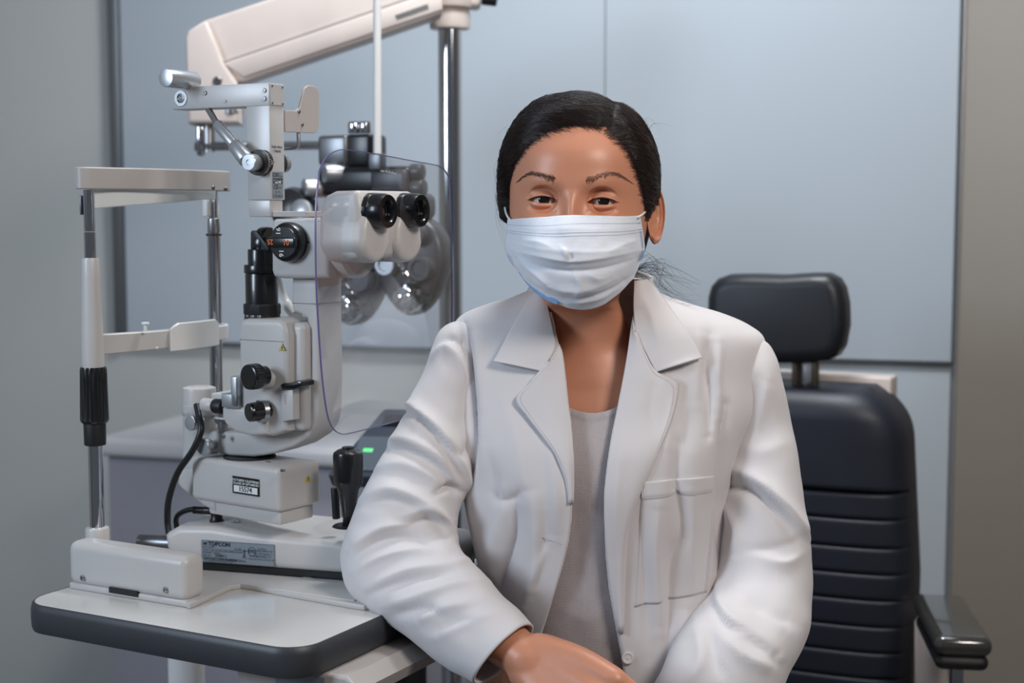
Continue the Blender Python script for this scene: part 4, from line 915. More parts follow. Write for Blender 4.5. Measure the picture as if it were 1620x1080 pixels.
M_dots = mat('mask_print', (120, 150, 180), .7)
M_hair = mat('black_hair', (20, 16, 15), .62, var=.3, scale=120, spec=.35)
M_brow = mat('brow_hair', (120, 90, 76), .7, spec=.1)
M_trou = cloth('dark_trousers', (40, 42, 50), 500, .2)
def skin_mat():
    m = mat('skin', (205, 142, 112), .37, var=.05, scale=45, bump=.18, bscale=900, spec=.45); nt = m.node_tree; bs = nt.nodes['Principled BSDF']
    bs.inputs['Subsurface Weight'].default_value = .18; bs.inputs['Subsurface Radius'].default_value = (.9, .35, .2); bs.inputs['Subsurface Scale'].default_value = .006
    return m
M_skin = skin_mat()
M_skind = mat('lash_line', (58, 34, 28), .6)

EYE = at(903, 318, 1.517)                      # between the eyes, on the face
YAW = radians(-8); ROLL = radians(-1.6)
HO = at(917, 318, 1.605)                        # head axis at eye height
HM = Matrix.Translation(HO) @ Matrix.Rotation(YAW, 4, 'Z') @ Matrix.Rotation(-ROLL, 4, 'Y')
person = empty('person', Matrix.Translation((HO.x + .02, 1.66, 0)), 'seated woman with black hair, surgical mask and white coat, arm on the table', 'person')

# ------------------------------------------------------------------ body: head, neck, chest
HT = np.array([  # height, half width, front, back
    (.107, .0005, .0005, .0005), (.1058, .014, .018, .018), (.1025, .026, .034, .033), (.095, .042, .054, .052), (.081, .057, .070, .070), (.062, .0675, .0825, .083), (.043, .0738, .0895, .091), (.020, .0755, .0905, .095),
    (.0, .0755, .0885, .096), (-.020, .0745, .0885, .094), (-.040, .0715, .0895, .088), (-.060, .066, .090, .078), (-.080, .0575, .089, .066), (-.095, .048, .086, .058), (-.105, .042, .078, .055), (-.112, .042, .062, .054),
    (-.118, .0435, .048, .054), (-.130, .046, .041, .055), (-.150, .0485, .041, .057), (-.163, .053, .045, .060), (-.178, .068, .055, .064), (-.195, .100, .068, .070), (-.215, .145, .080, .076), (-.24, .155, .088, .082), (-.30, .150, .098, .090), (-.42, .135, .098, .085), (-.58, .13, .10, .09)])
HTi = crom(HT[::-1], 8)
def hprof(z, i): return np.interp(z, HTi[:, 0], HTi[:, i])
EX, EZ, EY = .0312, .0005, -.0660           # eye centres (mirrored)
def head_xyz(th, z):
    """th = 0 is the front; returns local coordinates with face features"""
    a, bf, bk = hprof(z, 1), hprof(z, 2), hprof(z, 3)
    s, c = np.sin(th), np.cos(th); n = 2.25
    bb = np.where(c > 0, bf, bk); k = (np.abs(s) ** n + np.abs(c) ** n) ** (-1 / n)
    x = a * s * k; y = -bb * c * k
    front = np.clip(-y / .06, 0, 1) ** 1.5 * (z > -.13)
    g = lambda cx, cz, wx, wz: np.exp(-((x - cx) / wx) ** 2 - ((z - cz) / wz) ** 2)
    d = 0
    d = d + .0170 * np.exp(-(x / (.0075 + .09 * np.clip(-z, 0, .05) * 1.2)) ** 2) * np.clip((-z + .012) / .055, 0, 1) ** 1.2 * (z > -.062)   # nose
    d = d + .0035 * np.exp(-(x / .008) ** 2) * np.exp(-((z + .004) / .016) ** 2)
    for sg in (-1, 1):
        d = d - .0036 * g(sg * .017, .003, .007, .010) - .0035 * g(sg * .033, .004, .016, .010)     # socket
        d = d + .0022 * g(sg * .030, .020, .020, .009)       # brow
        d = d + .0048 * g(sg * .040, -.027, .019, .013)      # smiling cheek
        d = d - .0025 * g(sg * .062, .018, .012, .025)
    d = d + .0015 * g(0, .050, .045, .020)
    y = y - d * front
    cut = np.zeros_like(x)
    for sg in (-1, 1):
        ex = (x - sg * EX) * sg; ez = z - EZ          # ex > 0 outward
        t = np.clip(ex / .0158, -1, 1); zu = .0040 * (1 - np.abs(t + .05) ** 2.3).clip(0) - .0010 - .0012 * np.clip(-t, 0, 1) ** 2 ; zl = -.0028 * (1 - t ** 2) - .0010 - .0014 * np.clip(-t, 0, 1) ** 2
        zu = np.where(np.abs(t) >= .999, zl, np.maximum(zu + .0006 * (1 - t * t), zl))
        rad = np.hypot(ex, ez * 1.15); lid = EY - np.sqrt(np.clip(.0136 ** 2 - ex ** 2 * .62 - ez ** 2, 1e-8, None))
        w = np.clip((.0175 - rad) / .006, 0, 1) * (y < 0); w = w * w * (3 - 2 * w)
        y = np.where(w > 0, y * (1 - w) + lid * w, y)
        full = EY - np.sqrt(np.clip(.0131 ** 2 - ex ** 2 - ez ** 2, 0, None)); y = np.where((ex ** 2 + ez ** 2 < .0128 ** 2) & (y < 0), np.minimum(y, full), y)
        up = ez - zu; lo = zl - ez; inx = np.clip(1 - np.abs(ex / .0165) ** 4, 0, 1)
        y = y + inx * (y < 0) * (.0010 * np.exp(-((up - .0026) / .0009) ** 2) - .0006 * np.exp(-((up - .0008) / .0010) ** 2))
        y = y - inx * (y < 0) * .0018 * np.exp(-((lo - .0034) / .0022) ** 2) + inx * (y < 0) * .0016 * np.exp(-((lo - .0085) / .0024) ** 2)
        inside = (ez < zu) & (ez > zl) & (np.abs(ex) < .0158) & (y < 0)
        y = np.where(inside, EY - np.sqrt(np.clip(.0118 ** 2 - ex ** 2 - ez ** 2, .0070 ** 2, None)) + .0018, y); cut = np.where(inside, 1, cut)
    return x, y, z + 0 * x, cut
zs_ = np.concatenate([np.array([.107, .1066, .1060, .1050]), np.linspace(.1035, .03, 40), np.linspace(.0295, .0125, 18), np.linspace(.012, -.0135, 62), np.linspace(-.0145, -.125, 62), np.linspace(-.13, -.25, 40), np.linspace(-.27, -.58, 12)])
th1 = np.linspace(-.78, .78, 260); ths = np.concatenate([th1, np.linspace(.80, 2 * pi - .80, 90)])
TH, ZZ = np.meshgrid(ths, zs_); X_, Y_, Z_, CUT = head_xyz(TH, ZZ)
def to_world_head(x, y, z):
    """below the jaw the head's own turn fades and the neck leans back into the shoulders"""
    P = np.stack([x, y, z, np.ones_like(x)], -1); Wd = P @ np.array(HM).T[:, :3]
    k = np.clip((-.100 - z) / .09, 0, 1); k = (k * k * (3 - 2 * k))[..., None]
    k2 = np.clip((-.085 - z) / .12, 0, 1)[..., None]
    Q = np.stack([x + HO.x, y + HO.y, z + HO.z], -1)
    Wd = Wd * (1 - k) + Q * k
    return Wd + k2 * np.array([.026, .046, 0])
HW = to_world_head(X_, Y_, Z_)
body = grid_bm(HW, closed=True); body.faces.ensure_lookup_table()
bmesh.ops.holes_fill(body, edges=[e for e in body.edges if e.is_boundary])
def hloc(x, y, z): return Vector(to_world_head(np.array([x]), np.array([y]), np.array([z]))[0])
# ears
def ear(bm, sg, ang):
    e = new()
    M = HM @ Matrix.Translation((sg * .0752, .004, -.012)) @ Matrix.Rotation(radians(sg * ang), 4, 'Z') @ Matrix.Rotation(radians(-8), 4, 'X')
    n, m = 22, 48; rows = []
    for i in range(n + 1):
        r = i / n; row = []
        for j in range(m):
            t = 2 * pi * j / m; w = .0165 * (1 + .10 * sin(t)); h = .032
            u = r * w * cos(t) + .006; v = r * h * sin(t) * (1 - .06 * cos(t))      # u outward-back, v up
            hel = math.exp(-((r - .90) / .09) ** 2) * (1 if cos(t) > -.55 or sin(t) > .2 else .25)
            ant = math.exp(-((r - .62) / .08) ** 2) * (.8 if cos(t) > -.2 and sin(t) > -.75 else .1)
            q = .0055 * hel + .0036 * ant - .0060 * math.exp(-((u - .004) / .008) ** 2 - ((v + .002) / .010) ** 2)
            row.append((0, u, v, q))
        rows.append(row)
    for side in (0, 1):
        V = []
        for row in rows:
            V.append([e.verts.new(M @ Vector((sg * (.004 + u * .78) - (-.016 if sg < 0 else 0), (.006 if sg < 0 else 0) + u * .62 - (q + .001 if side == 0 else -.0025) , v))) for (_, u, v, q) in row])
        for a_, c_ in zip(V, V[1:]):
            for j in range(m): e.faces.new((a_[j], a_[(j + 1) % m], c_[(j + 1) % m], c_[j]))
    bmesh.ops.remove_doubles(e, verts=e.verts, dist=.00001)
    _merge(bm, e)
ear(body, 1, 18); ear(body, -1, 10)
# right arm of the woman (left in the photo): forearm and hand, grown together and merged
def skin_blob(chains, voxel, smooth=6):
    """chains of (point, radius, flatten) swept as tubes, fused into one surface"""
    b = new()
    for ch in chains:
        pts = [c[0] for c in ch]; rr = [c[1] for c in ch]
        C = crom([(*p, r) for p, r in zip(pts, rr)], 5)
        for i in range(len(C) - 1):
            p, q = Vector(C[i][:3]), Vector(C[i + 1][:3]); r0, r1 = C[i][3], C[i + 1][3]
            if (q - p).length < 1e-5: continue
            bb_ = new(); cyl(bb_, p, q, r0, 20, r2=r1); _merge(b, bb_)
            s_ = new(); bmesh.ops.create_icosphere(s_, subdivisions=2, radius=r1 * .995); bmesh.ops.translate(s_, vec=q, verts=s_.verts); _merge(b, s_)
        s_ = new(); bmesh.ops.create_icosphere(s_, subdivisions=2, radius=rr[0] * .995); bmesh.ops.translate(s_, vec=Vector(pts[0]), verts=s_.verts); _merge(b, s_)
    me = bpy.data.meshes.new('t'); b.to_mesh(me); b.free(); o = bpy.data.objects.new('t', me); SC.collection.objects.link(o)
    m = o.modifiers.new('r', 'REMESH'); m.mode = 'VOXEL'; m.voxel_size = voxel
    s = o.modifiers.new('s', 'SMOOTH'); s.iterations = smooth; s.factor = .5
    bpy.context.view_layer.update()
    me2 = bpy.data.meshes.new_from_object(o.evaluated_get(bpy.context.evaluated_depsgraph_get()))
    bpy.data.objects.remove(o); bpy.data.meshes.remove(me); return me2
elb = at(640, 880, 1.56); wri = at(812, 1026, 1.435)
hf = (at(945, 1108, 1.375) - at(838, 1040, 1.42)).normalized()            # along the hand
hn = Vector((-.15, -.92, .35)); hn = (hn - hf * hn.dot(hf)).normalized()      # back of the hand
hs = hn.cross(hf).normalized();
if hs.z < 0: hs = -hs                                                       # thumb side, up
W0 = at(838, 1046, 1.42)
chains = [[(elb, .036), (elb.lerp(wri, .35), .038), (elb.lerp(wri, .75), .029), (wri, .0235), (W0, .0225)]]
for k, (s0, s1, L1) in enumerate(((.022, .029, .088), (.008, .010, .091), (-.006, -.009, .087), (-.018, -.027, .080))):
    kn = W0 + hf * L1 + hs * s1 + hn * (.004 - .0018 * (k - 1) ** 2)
    chains.append([(W0 + hs * s0 * .55 - hn * .002, .019), (W0 + hf * L1 * .5 + hs * (s0 + s1) / 2 + hn * .001, .0150), (kn, .0122)])
    chains.append([(W0 + hf * .01 + hs * s0 * .5 - hn * .012, .014), (kn - hn * .010 - hf * .01, .0125)])
    d1 = (hf * .86 - hn * .50).normalized(); d2 = (hf * .35 - hn * .94).normalized(); d3 = (-hf * .25 - hn * .97).normalized()
    fl = (.040, .044, .041, .033)[k]; p1 = kn + d1 * fl; p2 = p1 + d2 * fl * .62; p3 = p2 + d3 * fl * .45; r_ = (.0088, .0090, .0085, .0075)[k]
    chains.append([(kn, .0112), (kn.lerp(p1, .5), r_), (p1, r_ * 1.04), (p1.lerp(p2, .5), r_ * .92), (p2, r_ * .94), (p3, r_ * .80)])
for s0, s1 in ((.015, .0195), (.001, .0005), (-.012, -.018)):
    chains.append([(W0 + hs * s0 * .55 - hn * .001, .019), (W0 + hf * .045 + hs * (s0 + s1) / 2 + hn * .0005, .0152), (W0 + hf * .080 + hs * s1 + hn * .0005, .0118)])
tb0 = W0 + hs * .018 - hn * .010; tb1 = tb0 + hf * .034 + hs * .010 - hn * .014; tb2 = tb1 + hf * .030 - hn * .012; tb3 = tb2 + hf * .022 - hn * .004 - hs * .006
chains.append([(tb0, .015), (tb1, .0125), (tb2, .0105), (tb3, .0085)])
me_ = skin_blob(chains, .0017, 26); body.from_mesh(me_); bpy.data.meshes.remove(me_)
# arms inside the sleeves and the other hand, below the frame
sh1, sh2 = at(765, 580, 1.65), at(1165, 590, 1.65)
me_ = skin_blob([[(sh1, .030), (sh1.lerp(elb, .5), .036), (elb, .036)], [(sh2, .030), (at(1190, 740, 1.64), .036), (at(1205, 940, 1.60), .036), (at(1150, 1060, 1.52), .033), (at(1060, 1165, 1.46), .024), (at(1010, 1195, 1.44), .022)]], .004, 3)
body.from_mesh(me_); bpy.data.meshes.remove(me_)
w2 = at(1005, 1198, 1.44); ch2 = []
for k in range(4):
    dd = Vector((-.85, -.1, -.4)).normalized(); ss = Vector((-.3, -.5, .8)).normalized() * (.022 - .015 * k)
    kn = w2 + dd * .085 + ss; ch2.append([(w2 + ss * .5, .018), (w2 + dd * .045 + ss * .8, .014), (kn, .0115), (kn + dd * .035 + Vector((0, 0, -.012)), .0088), (kn + dd * .055 + Vector((0, 0, -.03)), .0082), (kn + dd * .06 + Vector((0, 0, -.05)), .007)])
ch2.append([(w2 + Vector((0, -.01, .012)), .014), (w2 + Vector((-.03, -.03, .02)), .012), (w2 + Vector((-.06, -.045, .012)), .0095), (w2 + Vector((-.08, -.05, .0)), .008)])
me_ = skin_blob(ch2, .0022, 6); body.from_mesh(me_); bpy.data.meshes.remove(me_)
from mathutils.bvhtree import BVHTree
bvh_skin = BVHTree.FromBMesh(body)
bo = mk('body', body, M_skin, person, ang=80)
# eyes
def skin_at(x, z):
    """local y of the face at (x, z)"""
    lo, hi = -1.4, 1.4
    for _ in range(28):
        m = (lo + hi) / 2; xx = head_xyz(np.array([m]), np.array([z]))[0][0]
        if xx < x: lo = m
        else: hi = m
    return head_xyz(np.array([m]), np.array([z]))[1][0]
M_sclera = mat('eye_white', (205, 196, 192), .15, coat=.6); M_iris = mat('dark_iris', (20, 12, 10), .12, var=.3, scale=600, coat=.4)
gz = (CAMP + Vector((.0, 0, 0)))
for sg in (-1, 1):
    c = HM @ Vector((sg * EX, EY, EZ)); look = (CAMP - c).normalized()
    b = new(); bmesh.ops.create_uvsphere(b, u_segments=40, v_segments=28, radius=.0118); bmesh.ops.translate(b, vec=c, verts=b.verts)
    ey = mk('eye', b, M_sclera, person, ang=180)
    b = new(); lathe(b, [(.0060, .0101), (.0058, .01062), (.0045, .0114), (.0030, .01192), (.0015, .0122), (.0002, .0123)], c, look, 36); mk('iris', b, M_iris, ey, ang=180)
    # lash line, and lid crease
    t = np.linspace(-.98, 1.06, 22); pu = []
    for q in t:
        ex = q * .0158; qq = min(abs(q + .05), 1.0); z = EZ + .0040 * max(0, 1 - qq ** 2.3) - .0010 - .0012 * max(0, -q) ** 2
        rr = .0136 ** 2 - ex ** 2 * .62 - (z - EZ) ** 2; y = EY - sqrt(max(rr, 1e-6)) - .0003
        pu.append(HM @ Vector((sg * (EX + ex), min(y, EY - .0055), z + .0001)))
    b = new(); tube(b, pu, [.0002, .0006, .0007, .0007, .0006, .0002], 6, 2)
    for k in range(26):
        q = -.75 + k * .068; i = (q + .98) / 2.04 * 21; i0 = int(i); p = pu[i0].lerp(pu[min(21, i0 + 1)], i - i0)
        tip = p + (HM.to_3x3() @ Vector((sg * (.0012 + q * .0014), -.0034, .0008 - .0010))); tube(b, [p, (p + tip) / 2 + Vector((0, 0, -.0004)), tip], [.00012, .0001, .00003], 4, 2)
    mk('eyelashes', b, M_skind, ey)
    # brow
    bp_ = [(-.014, .0195), (-.006, .0215), (.004, .0245), (.013, .0255), (.022, .0225), (.030, .0175)] if sg < 0 else [(-.017, .0190), (-.009, .0215), (.001, .0260), (.010, .0275), (.019, .0250), (.028, .0195)]
    C = crom(bp_, 12); b = new()
    for k in range(460):
        u = rng.random() ** 1.0; i = u * (len(C) - 1.01); i0 = int(i); p = C[i0] + (C[i0 + 1] - C[i0]) * (i - i0); tn = C[i0 + 1] - C[i0]; tn /= np.linalg.norm(tn)
        wdt = .0034 * (1 - u) ** .7 + .0004; v = rng.normal() * .5 * wdt; x0, z0 = p[0] - tn[1] * v, p[1] + tn[0] * v
        ang = (.9 * (1 - u) + .05) - v / wdt * .4; ln = .0048 * (1 - .3 * u); dx, dz = (tn[0] * cos(ang) - tn[1] * sin(ang)) * ln, (tn[0] * sin(ang) + tn[1] * cos(ang)) * ln
        P = []
        for f in (0, .5, 1): xx, zz2 = sg * (EX + x0 + dx * f), EZ + z0 + dz * f * (1 - .3 * f); P.append(HM @ Vector((xx, skin_at(xx, zz2) - .0001 - .0005 * sin(f * pi), zz2)))
        tube(b, P, [.00011, .00010, .00004], 3, 1, False)
    mk('eyebrow', b, M_brow, person)
# ------------------------------------------------------------------ hair
HAIRL = [(800, 352), (806, 322), (807, 292), (814, 264), (832, 236), (860, 214), (892, 202), (925, 197), (948, 203), (956, 205), (972, 217), (990, 238), (1004, 266), (1013, 296), (1020, 330), (1021, 352), (1030, 420), (800, 420)]
HP = np.array(HAIRL, float)
def sdist_poly(XY):
    d = np.full(len(XY), 1e9); ins = np.zeros(len(XY), bool); n = len(HP)
    for i in range(n):
        a, c = HP[i], HP[(i + 1) % n]; e = c - a; t = np.clip(((XY - a) @ e) / (e @ e), 0, 1); r = XY - a - t[:, None] * e; d = np.minimum(d, np.hypot(r[:, 0], r[:, 1]))
        cond = (a[1] > XY[:, 1]) != (c[1] > XY[:, 1]); xi = a[0] + (XY[:, 1] - a[1]) * (c[0] - a[0]) / (c[1] - a[1] + 1e-12); ins ^= cond & (XY[:, 0] < xi)
    return np.where(ins, -d, d)
zc_ = np.concatenate([np.array([.107, .1060]), np.linspace(.1035, -.095, 110)]); tc_ = np.linspace(0, 2 * pi, 241)[:-1]
T2, Z2 = np.meshgrid(tc_, zc_); a_, f_, k_b = hprof(Z2, 1), hprof(Z2, 2), hprof(Z2, 3)
s_, c_ = np.sin(T2), np.cos(T2); kk = (np.abs(s_) ** 2.2 + np.abs(c_) ** 2.2) ** (-1 / 2.2)
hx, hy = a_ * s_ * kk, -np.where(c_ > 0, f_, k_b) * c_ * kk
Nn = np.stack([hx / .075 ** 2, hy / .09 ** 2, (Z2 - .01) / .1 ** 2], -1); Nn /= np.linalg.norm(Nn, axis=2)[..., None]
base = to_world_head(hx, hy, Z2); sd = sdist_poly(project(base.reshape(-1, 3))).reshape(hx.shape)
frontf = (hy < np.where(hx < 0, -.022, .012))
sd = np.where(frontf, sd, 60)
low = np.clip((Z2 + .085) / .03, 0, 1)            # nape
earm = np.exp(-((np.abs(hx) - .075) / .012) ** 2 - ((hy - .012) / .016) ** 2) * np.clip((-.0 - Z2) / .02, 0, 1)
part = np.exp(-(((hx - .030 - .02 * 0) / .0035) ** 2)) * np.clip((Z2 - .05) / .02, 0, 1) * (hy < .03)
side = np.clip((.06 - Z2) / .06, 0, 1)
tk = (-.0030 + (.0120 - .0008 * side + .0035 * (hx < -.03)) * np.clip((sd + 1) / 16, 0, 1) ** .6) * 1.0
tk = np.where(sd < 0, -.004 - .014 * np.clip(-sd / 12, 0, 1), tk); tk = np.where(tk > 0, tk * low, tk) - .004 * (1 - low) - .010 * earm * (hx > 0) - .0030 * part
cutl = np.clip((Z2 + .034) / .016, 0, 1); tk = np.where((hx < -.045) & (hy < .045) & (tk > -.002), tk * cutl - .004 * (1 - cutl), tk)
cap = np.stack([hx, hy, Z2], -1) + Nn * tk[..., None]
capw = to_world_head(cap[..., 0], cap[..., 1], cap[..., 2] )
b = grid_bm(capw, closed=True); bmesh.ops.holes_fill(b, edges=[e for e in b.edges if e.is_boundary])
# bun behind the neck
bc = HM @ Vector((0.012, .100, -.055)); s2 = new(); bmesh.ops.create_uvsphere(s2, u_segments=28, v_segments=18, radius=.026); bmesh.ops.scale(s2, vec=(1, .8, 1.2), verts=s2.verts); bmesh.ops.translate(s2, vec=bc, verts=s2.verts); _merge(b, s2)
from mathutils.bvhtree import BVHTree
bvh = BVHTree.FromBMesh(b)
M_strand = mat('hair_strand', (48, 37, 34), .30, var=.3, scale=120, spec=.5)
hair = mk('hair', b, M_hair, person, ang=180)
b = new(); HC0 = HM @ Vector((0, .005, .005)); R3 = HM.to_3x3(); R3i = R3.inverted()
def slerp3(a, m, c, t):
    return ((a * (1 - t) ** 2) + (m * 2 * t * (1 - t)) + (c * t * t)).normalized()
def surf(d, off):
    hit = bvh.ray_cast(HC0 + (R3 @ d) * .3, -(R3 @ d)); return None if hit[0] is None else hit[0] + (R3 @ d) * off
target = Vector((.05, .95, -.45)).normalized()
cnt = 0
while cnt < 5200:
    u = rng.random(); skin_root = None
    if u < .5:        # from the part line
        z = rng.uniform(.35, 1.0); y = -sqrt(max(0, 1 - z * z)) * rng.uniform(.2, 1); sgn = -1 if rng.random() < .62 else 1
        r0 = Vector((.27 + sgn * abs(rng.normal() * .02), y, z)).normalized(); mid = Vector((sgn * 1.35, -.10 + rng.normal() * .35, .30 + rng.normal() * .2))
    else:             # from the hairline
        k = rng.integers(1, 15); a, c = HP[k], HP[k + 1]; f = rng.random(); px, py = a + (c - a) * f
        if rng.random() < .45:
            gx, gy = 915 - px, 300 - py; gl = math.hypot(gx, gy); e_ = abs(rng.normal()) * 5; o_ = ray(px + gx / gl * e_, py + gy / gl * e_).normalized(); hit = bvh_skin.ray_cast(CAMP, o_)
            if hit[0] is not None: skin_root = hit[0]
        else:
            o_ = ray(px + rng.normal() * 3, py - abs(rng.normal()) * 5).normalized(); hit = bvh.ray_cast(CAMP, o_)
        if hit[0] is None: continue
        r0 = (R3i @ (hit[0] - HC0)).normalized(); sgn = -1 if r0.x < .27 else 1
        mid = Vector((sgn * 1.15, -.0 + rng.normal() * .3, max(-.2, r0.z) * .75 + .15 + rng.normal() * .1))
    P = []; off = .0004 + abs(rng.normal()) * .0008 + .0012 * max(0, sin(r0.y * 38 + r0.z * 30)) ; ph = rng.uniform(0, 6.28); fz = .0004 if rng.random() < .9 else .0016
    for t in np.linspace(0, 1, 15):
        d = slerp3(r0, mid * .8, target, t); q = surf(d, -.0008 + (off + .0008) * min(1, t * 10) + fz * sin(ph + t * 9) * t)
        if q is None: break
        if skin_root is not None and t < .3: f_ = min(1, t / .16); q = skin_root.lerp(q, f_) + Vector((0, -.0006 * sin(f_ * pi), .0))
        P.append(q)
    if len(P) > 12: tube(b, P, [.00008, .00022, .00024, .00022, .0001], 3, 1, False); cnt += 1
# loose hairs: crown, sides, and the wisps of the tail to the right
def stray(P, r=.00010): tube(b, [at(*p) for p in P], [r, r, r * .4], 3, 6, False)
for k in range(16):
    x0 = rng.uniform(812, 1030); y0 = 150 + abs(x0 - 925) ** 1.75 / 62; dx = (x0 - 915) * rng.uniform(.05, .3) + rng.normal() * 12
    stray([(x0, y0 + 10, 1.58), (x0 + dx * .5, y0 - rng.uniform(2, 9), 1.57), (x0 + dx * 1.3, y0 + rng.uniform(-4, 22), 1.57)])
for k in range(12):
    y0 = rng.uniform(230, 330); stray([(797, y0, 1.585), (788 - rng.uniform(0, 7), y0 + 25, 1.58), (790 + rng.normal() * 3, y0 + 60, 1.585), (799, y0 + 80, 1.59)])
for k in range(46):
    x1 = rng.uniform(1045, 1112); y1 = rng.uniform(440, 486) if x1 > 1080 else rng.uniform(425, 470)
    stray([(1006, 428 + rng.normal() * 5, 1.66), (1025 + rng.normal() * 8, 424 + rng.normal() * 9, 1.65), ((1025 + x1) / 2, y1 - 14 + rng.normal() * 8, 1.63), (x1, y1, 1.62)], .00014)
mk('hair_strands', b, M_strand, hair, ang=180)
# ------------------------------------------------------------------ face mask
mt_ = [(803, 347), (830, 345), (862, 343), (905, 340), (945, 341), (985, 342), (1013, 341)]
ml = [(803, 347), (800, 372), (799, 392), (806, 412), (819, 428)]
mr = [(1013, 341), (1018, 372), (1020, 398), (1012, 418), (1003, 440)]
mbm = [(819, 428), (836, 450), (862, 470), (893, 485), (922, 490), (950, 484), (977, 466), (1003, 440)]
NS, NT = 120, 90
Ct = crom(mt_, 30); Cb = crom(mbm, 30); Cl = crom(ml, 30); Cr = crom(mr, 30)
smp = lambda C, t: C[int(min(len(C) - 1, round(t * (len(C) - 1))))] if False else np.array([np.interp(t * (len(C) - 1), np.arange(len(C)), C[:, i]) for i in range(2)])
P = []
for i in range(NT):
    t = i / (NT - 1); row = []
    for j in range(NS):
        s = j / (NS - 1); A_, B_, L_, R_ = smp(Ct, s), smp(Cb, s), smp(Cl, t), smp(Cr, t)
        c00, c10, c01, c11 = Ct[0], Ct[-1], Cb[0], Cb[-1]
        p = (1 - t) * A_ + t * B_ + (1 - s) * L_ + s * R_ - ((1 - s) * (1 - t) * c00 + s * (1 - t) * c10 + (1 - s) * t * c01 + s * t * c11)
        sc_ = (s - .47) * 2; yc = np.interp(t, [0, .12, .35, .6, .8, 1], [1.4985, 1.487, 1.476, 1.483, 1.492, 1.515])
        ye = (1.576 if sc_ < 0 else 1.540) + .012 * t
        w = abs(sc_) ** (2.1 + .5 * t) if abs(sc_) < 1.0 else 1.0
        nose = -.004 * math.exp(-(sc_ / .16) ** 2) * math.exp(-(t / .25) ** 2)
        row.append(tuple(at(p[0], p[1], yc + (ye - yc) * min(1, w) + nose)))
    P.append(row)
MF = [([(815, 398), (850, 404), (900, 412), (950, 408), (1012, 396)], 2.2, 5, 9), ([(818, 410), (860, 424), (905, 430), (960, 424), (1010, 408)], -2.2, 6, 6), ([(818, 405), (832, 418), (858, 440), (868, 452)], 2.8, 6, 5),
      ([(835, 442), (880, 458), (930, 458), (985, 435)], 1.6, 6, 10), ([(860, 468), (910, 474), (960, 462), (1000, 436)], -1.6, 5, 5), ([(888, 392), (897, 402), (900, 410)], 2.5, 6, 5), ([(900, 400), (905, 412)], -2, 5, 5), ([(905, 425), (915, 450), (912, 470)], 1.8, 6, 9),
      ([(925, 430), (945, 440), (965, 436)], 1.4, 7, 7), ([(960, 400), (990, 385), (1008, 380)], 1.2, 8, 6), ([(830, 380), (855, 384), (880, 396)], 1.4, 8, 8), ([(880, 480), (940, 474), (985, 452)], 1.5, 4, 5), ([(822, 428), (850, 458), (890, 480)], -1.4, 6, 6)]
MF = [(a, b_ * 1.6, c, d) for a, b_, c, d in MF]
P = displace_grid(P, MF, noise=(.0007, 34, 5))
mask = thick(mk('face_mask', grid_bm(P), M_mask, person, ang=180, orient='view', label='pale blue-white pleated surgical mask'), .0012)
def onM(s, t, off=.0010):
    j, i = s * (NS - 1), t * (NT - 1); j0, i0 = min(NS - 2, int(j)), min(NT - 2, int(i)); p = P[i0, j0] * (1 - (j - j0)) * (1 - (i - i0)) + P[i0, j0 + 1] * (j - j0) * (1 - (i - i0)) + P[i0 + 1, j0] * (1 - (j - j0)) * (i - i0) + P[i0 + 1, j0 + 1] * (j - j0) * (i - i0)
    u = P[i0, j0 + 1] - P[i0, j0]; v = P[i0 + 1, j0] - P[i0, j0]; n = np.cross(v, u); n /= np.linalg.norm(n); n = n if n[1] < 0 else -n
    return Vector(p + n * off), Vector(u).normalized(), Vector(v).normalized()
b = new()
def dot(s, t, w=.0009, h=.0007):
    p, u, v = onM(s, t); a = [p - u * w / 2 - v * h / 2, p + u * w / 2 - v * h / 2, p + u * w / 2 + v * h / 2, p - u * w / 2 + v * h / 2]; b.faces.new([b.verts.new(q) for q in a])
for t in (.085, .165, .195):
    for k in range(80): dot(.01 + k * .0124, t + .01 * sin(k * .08), .0011, .0007)
for t0 in range(13):
    for q in range(3): dot(.972 + q * .008 - .002 * t0 / 13, .20 + t0 * .018, .0007, .0007)
mk('print', b, M_dots, mask, smooth=False)
b = new()
for t0 in range(9):
    for q in range(5): dot(.958 + q * .0085, .46 + t0 * .022, .0011, .0008); dot(.012 + q * .010, .60 + t0 * .028, .0014, .0010)
mk('print', b, M_maskb, mask, smooth=False)
# blue underside peeping out of the lower left pleat
q0 = [(820, 431), (836, 452), (856, 470), (880, 482)]; q1 = [(823, 428), (842, 444), (862, 461), (884, 479)]
C0, C1 = crom(q0, 8), crom(q1, 8)
yl = lambda x: np.interp(x, [818, 836, 856, 884], [1.574, 1.548, 1.524, 1.508])
G_ = [[tuple(at(*(a + (c - a) * f), yl(a[0]) + .002 - .004 * f)) for f in np.linspace(0, 1, 5)] for a, c in zip(C0, C1)]
thick(mk('pleat_lining', grid_bm(G_), M_maskb, mask, ang=180, orient='view', label='blue lining of the mask'), .0008)
b = new(); p0 = Vector(P[3, NS - 2]); e1_ = at(1022, 333, 1.575); e2_ = at(1029, 318, 1.590); e3_ = at(1040, 330, 1.61); p9 = Vector(P[NT - 8, NS - 2])
tube(b, [p0 + Vector((-.004, -.001, .0)), p0 + Vector((0.001, -.001, .003)), e1_, e2_, e3_], .0012, 8)
mk('ear_loop', b, M_strap, mask, label='white elastic ear loop')
b = new(); p0 = Vector(P[3, 1]); tube(b, [p0 + Vector((.003, -.001, 0)), at(801, 338, 1.585), at(798, 322, 1.60), at(797, 312, 1.615)], .0012, 8); mk('ear_loop', b, M_strap, mask)
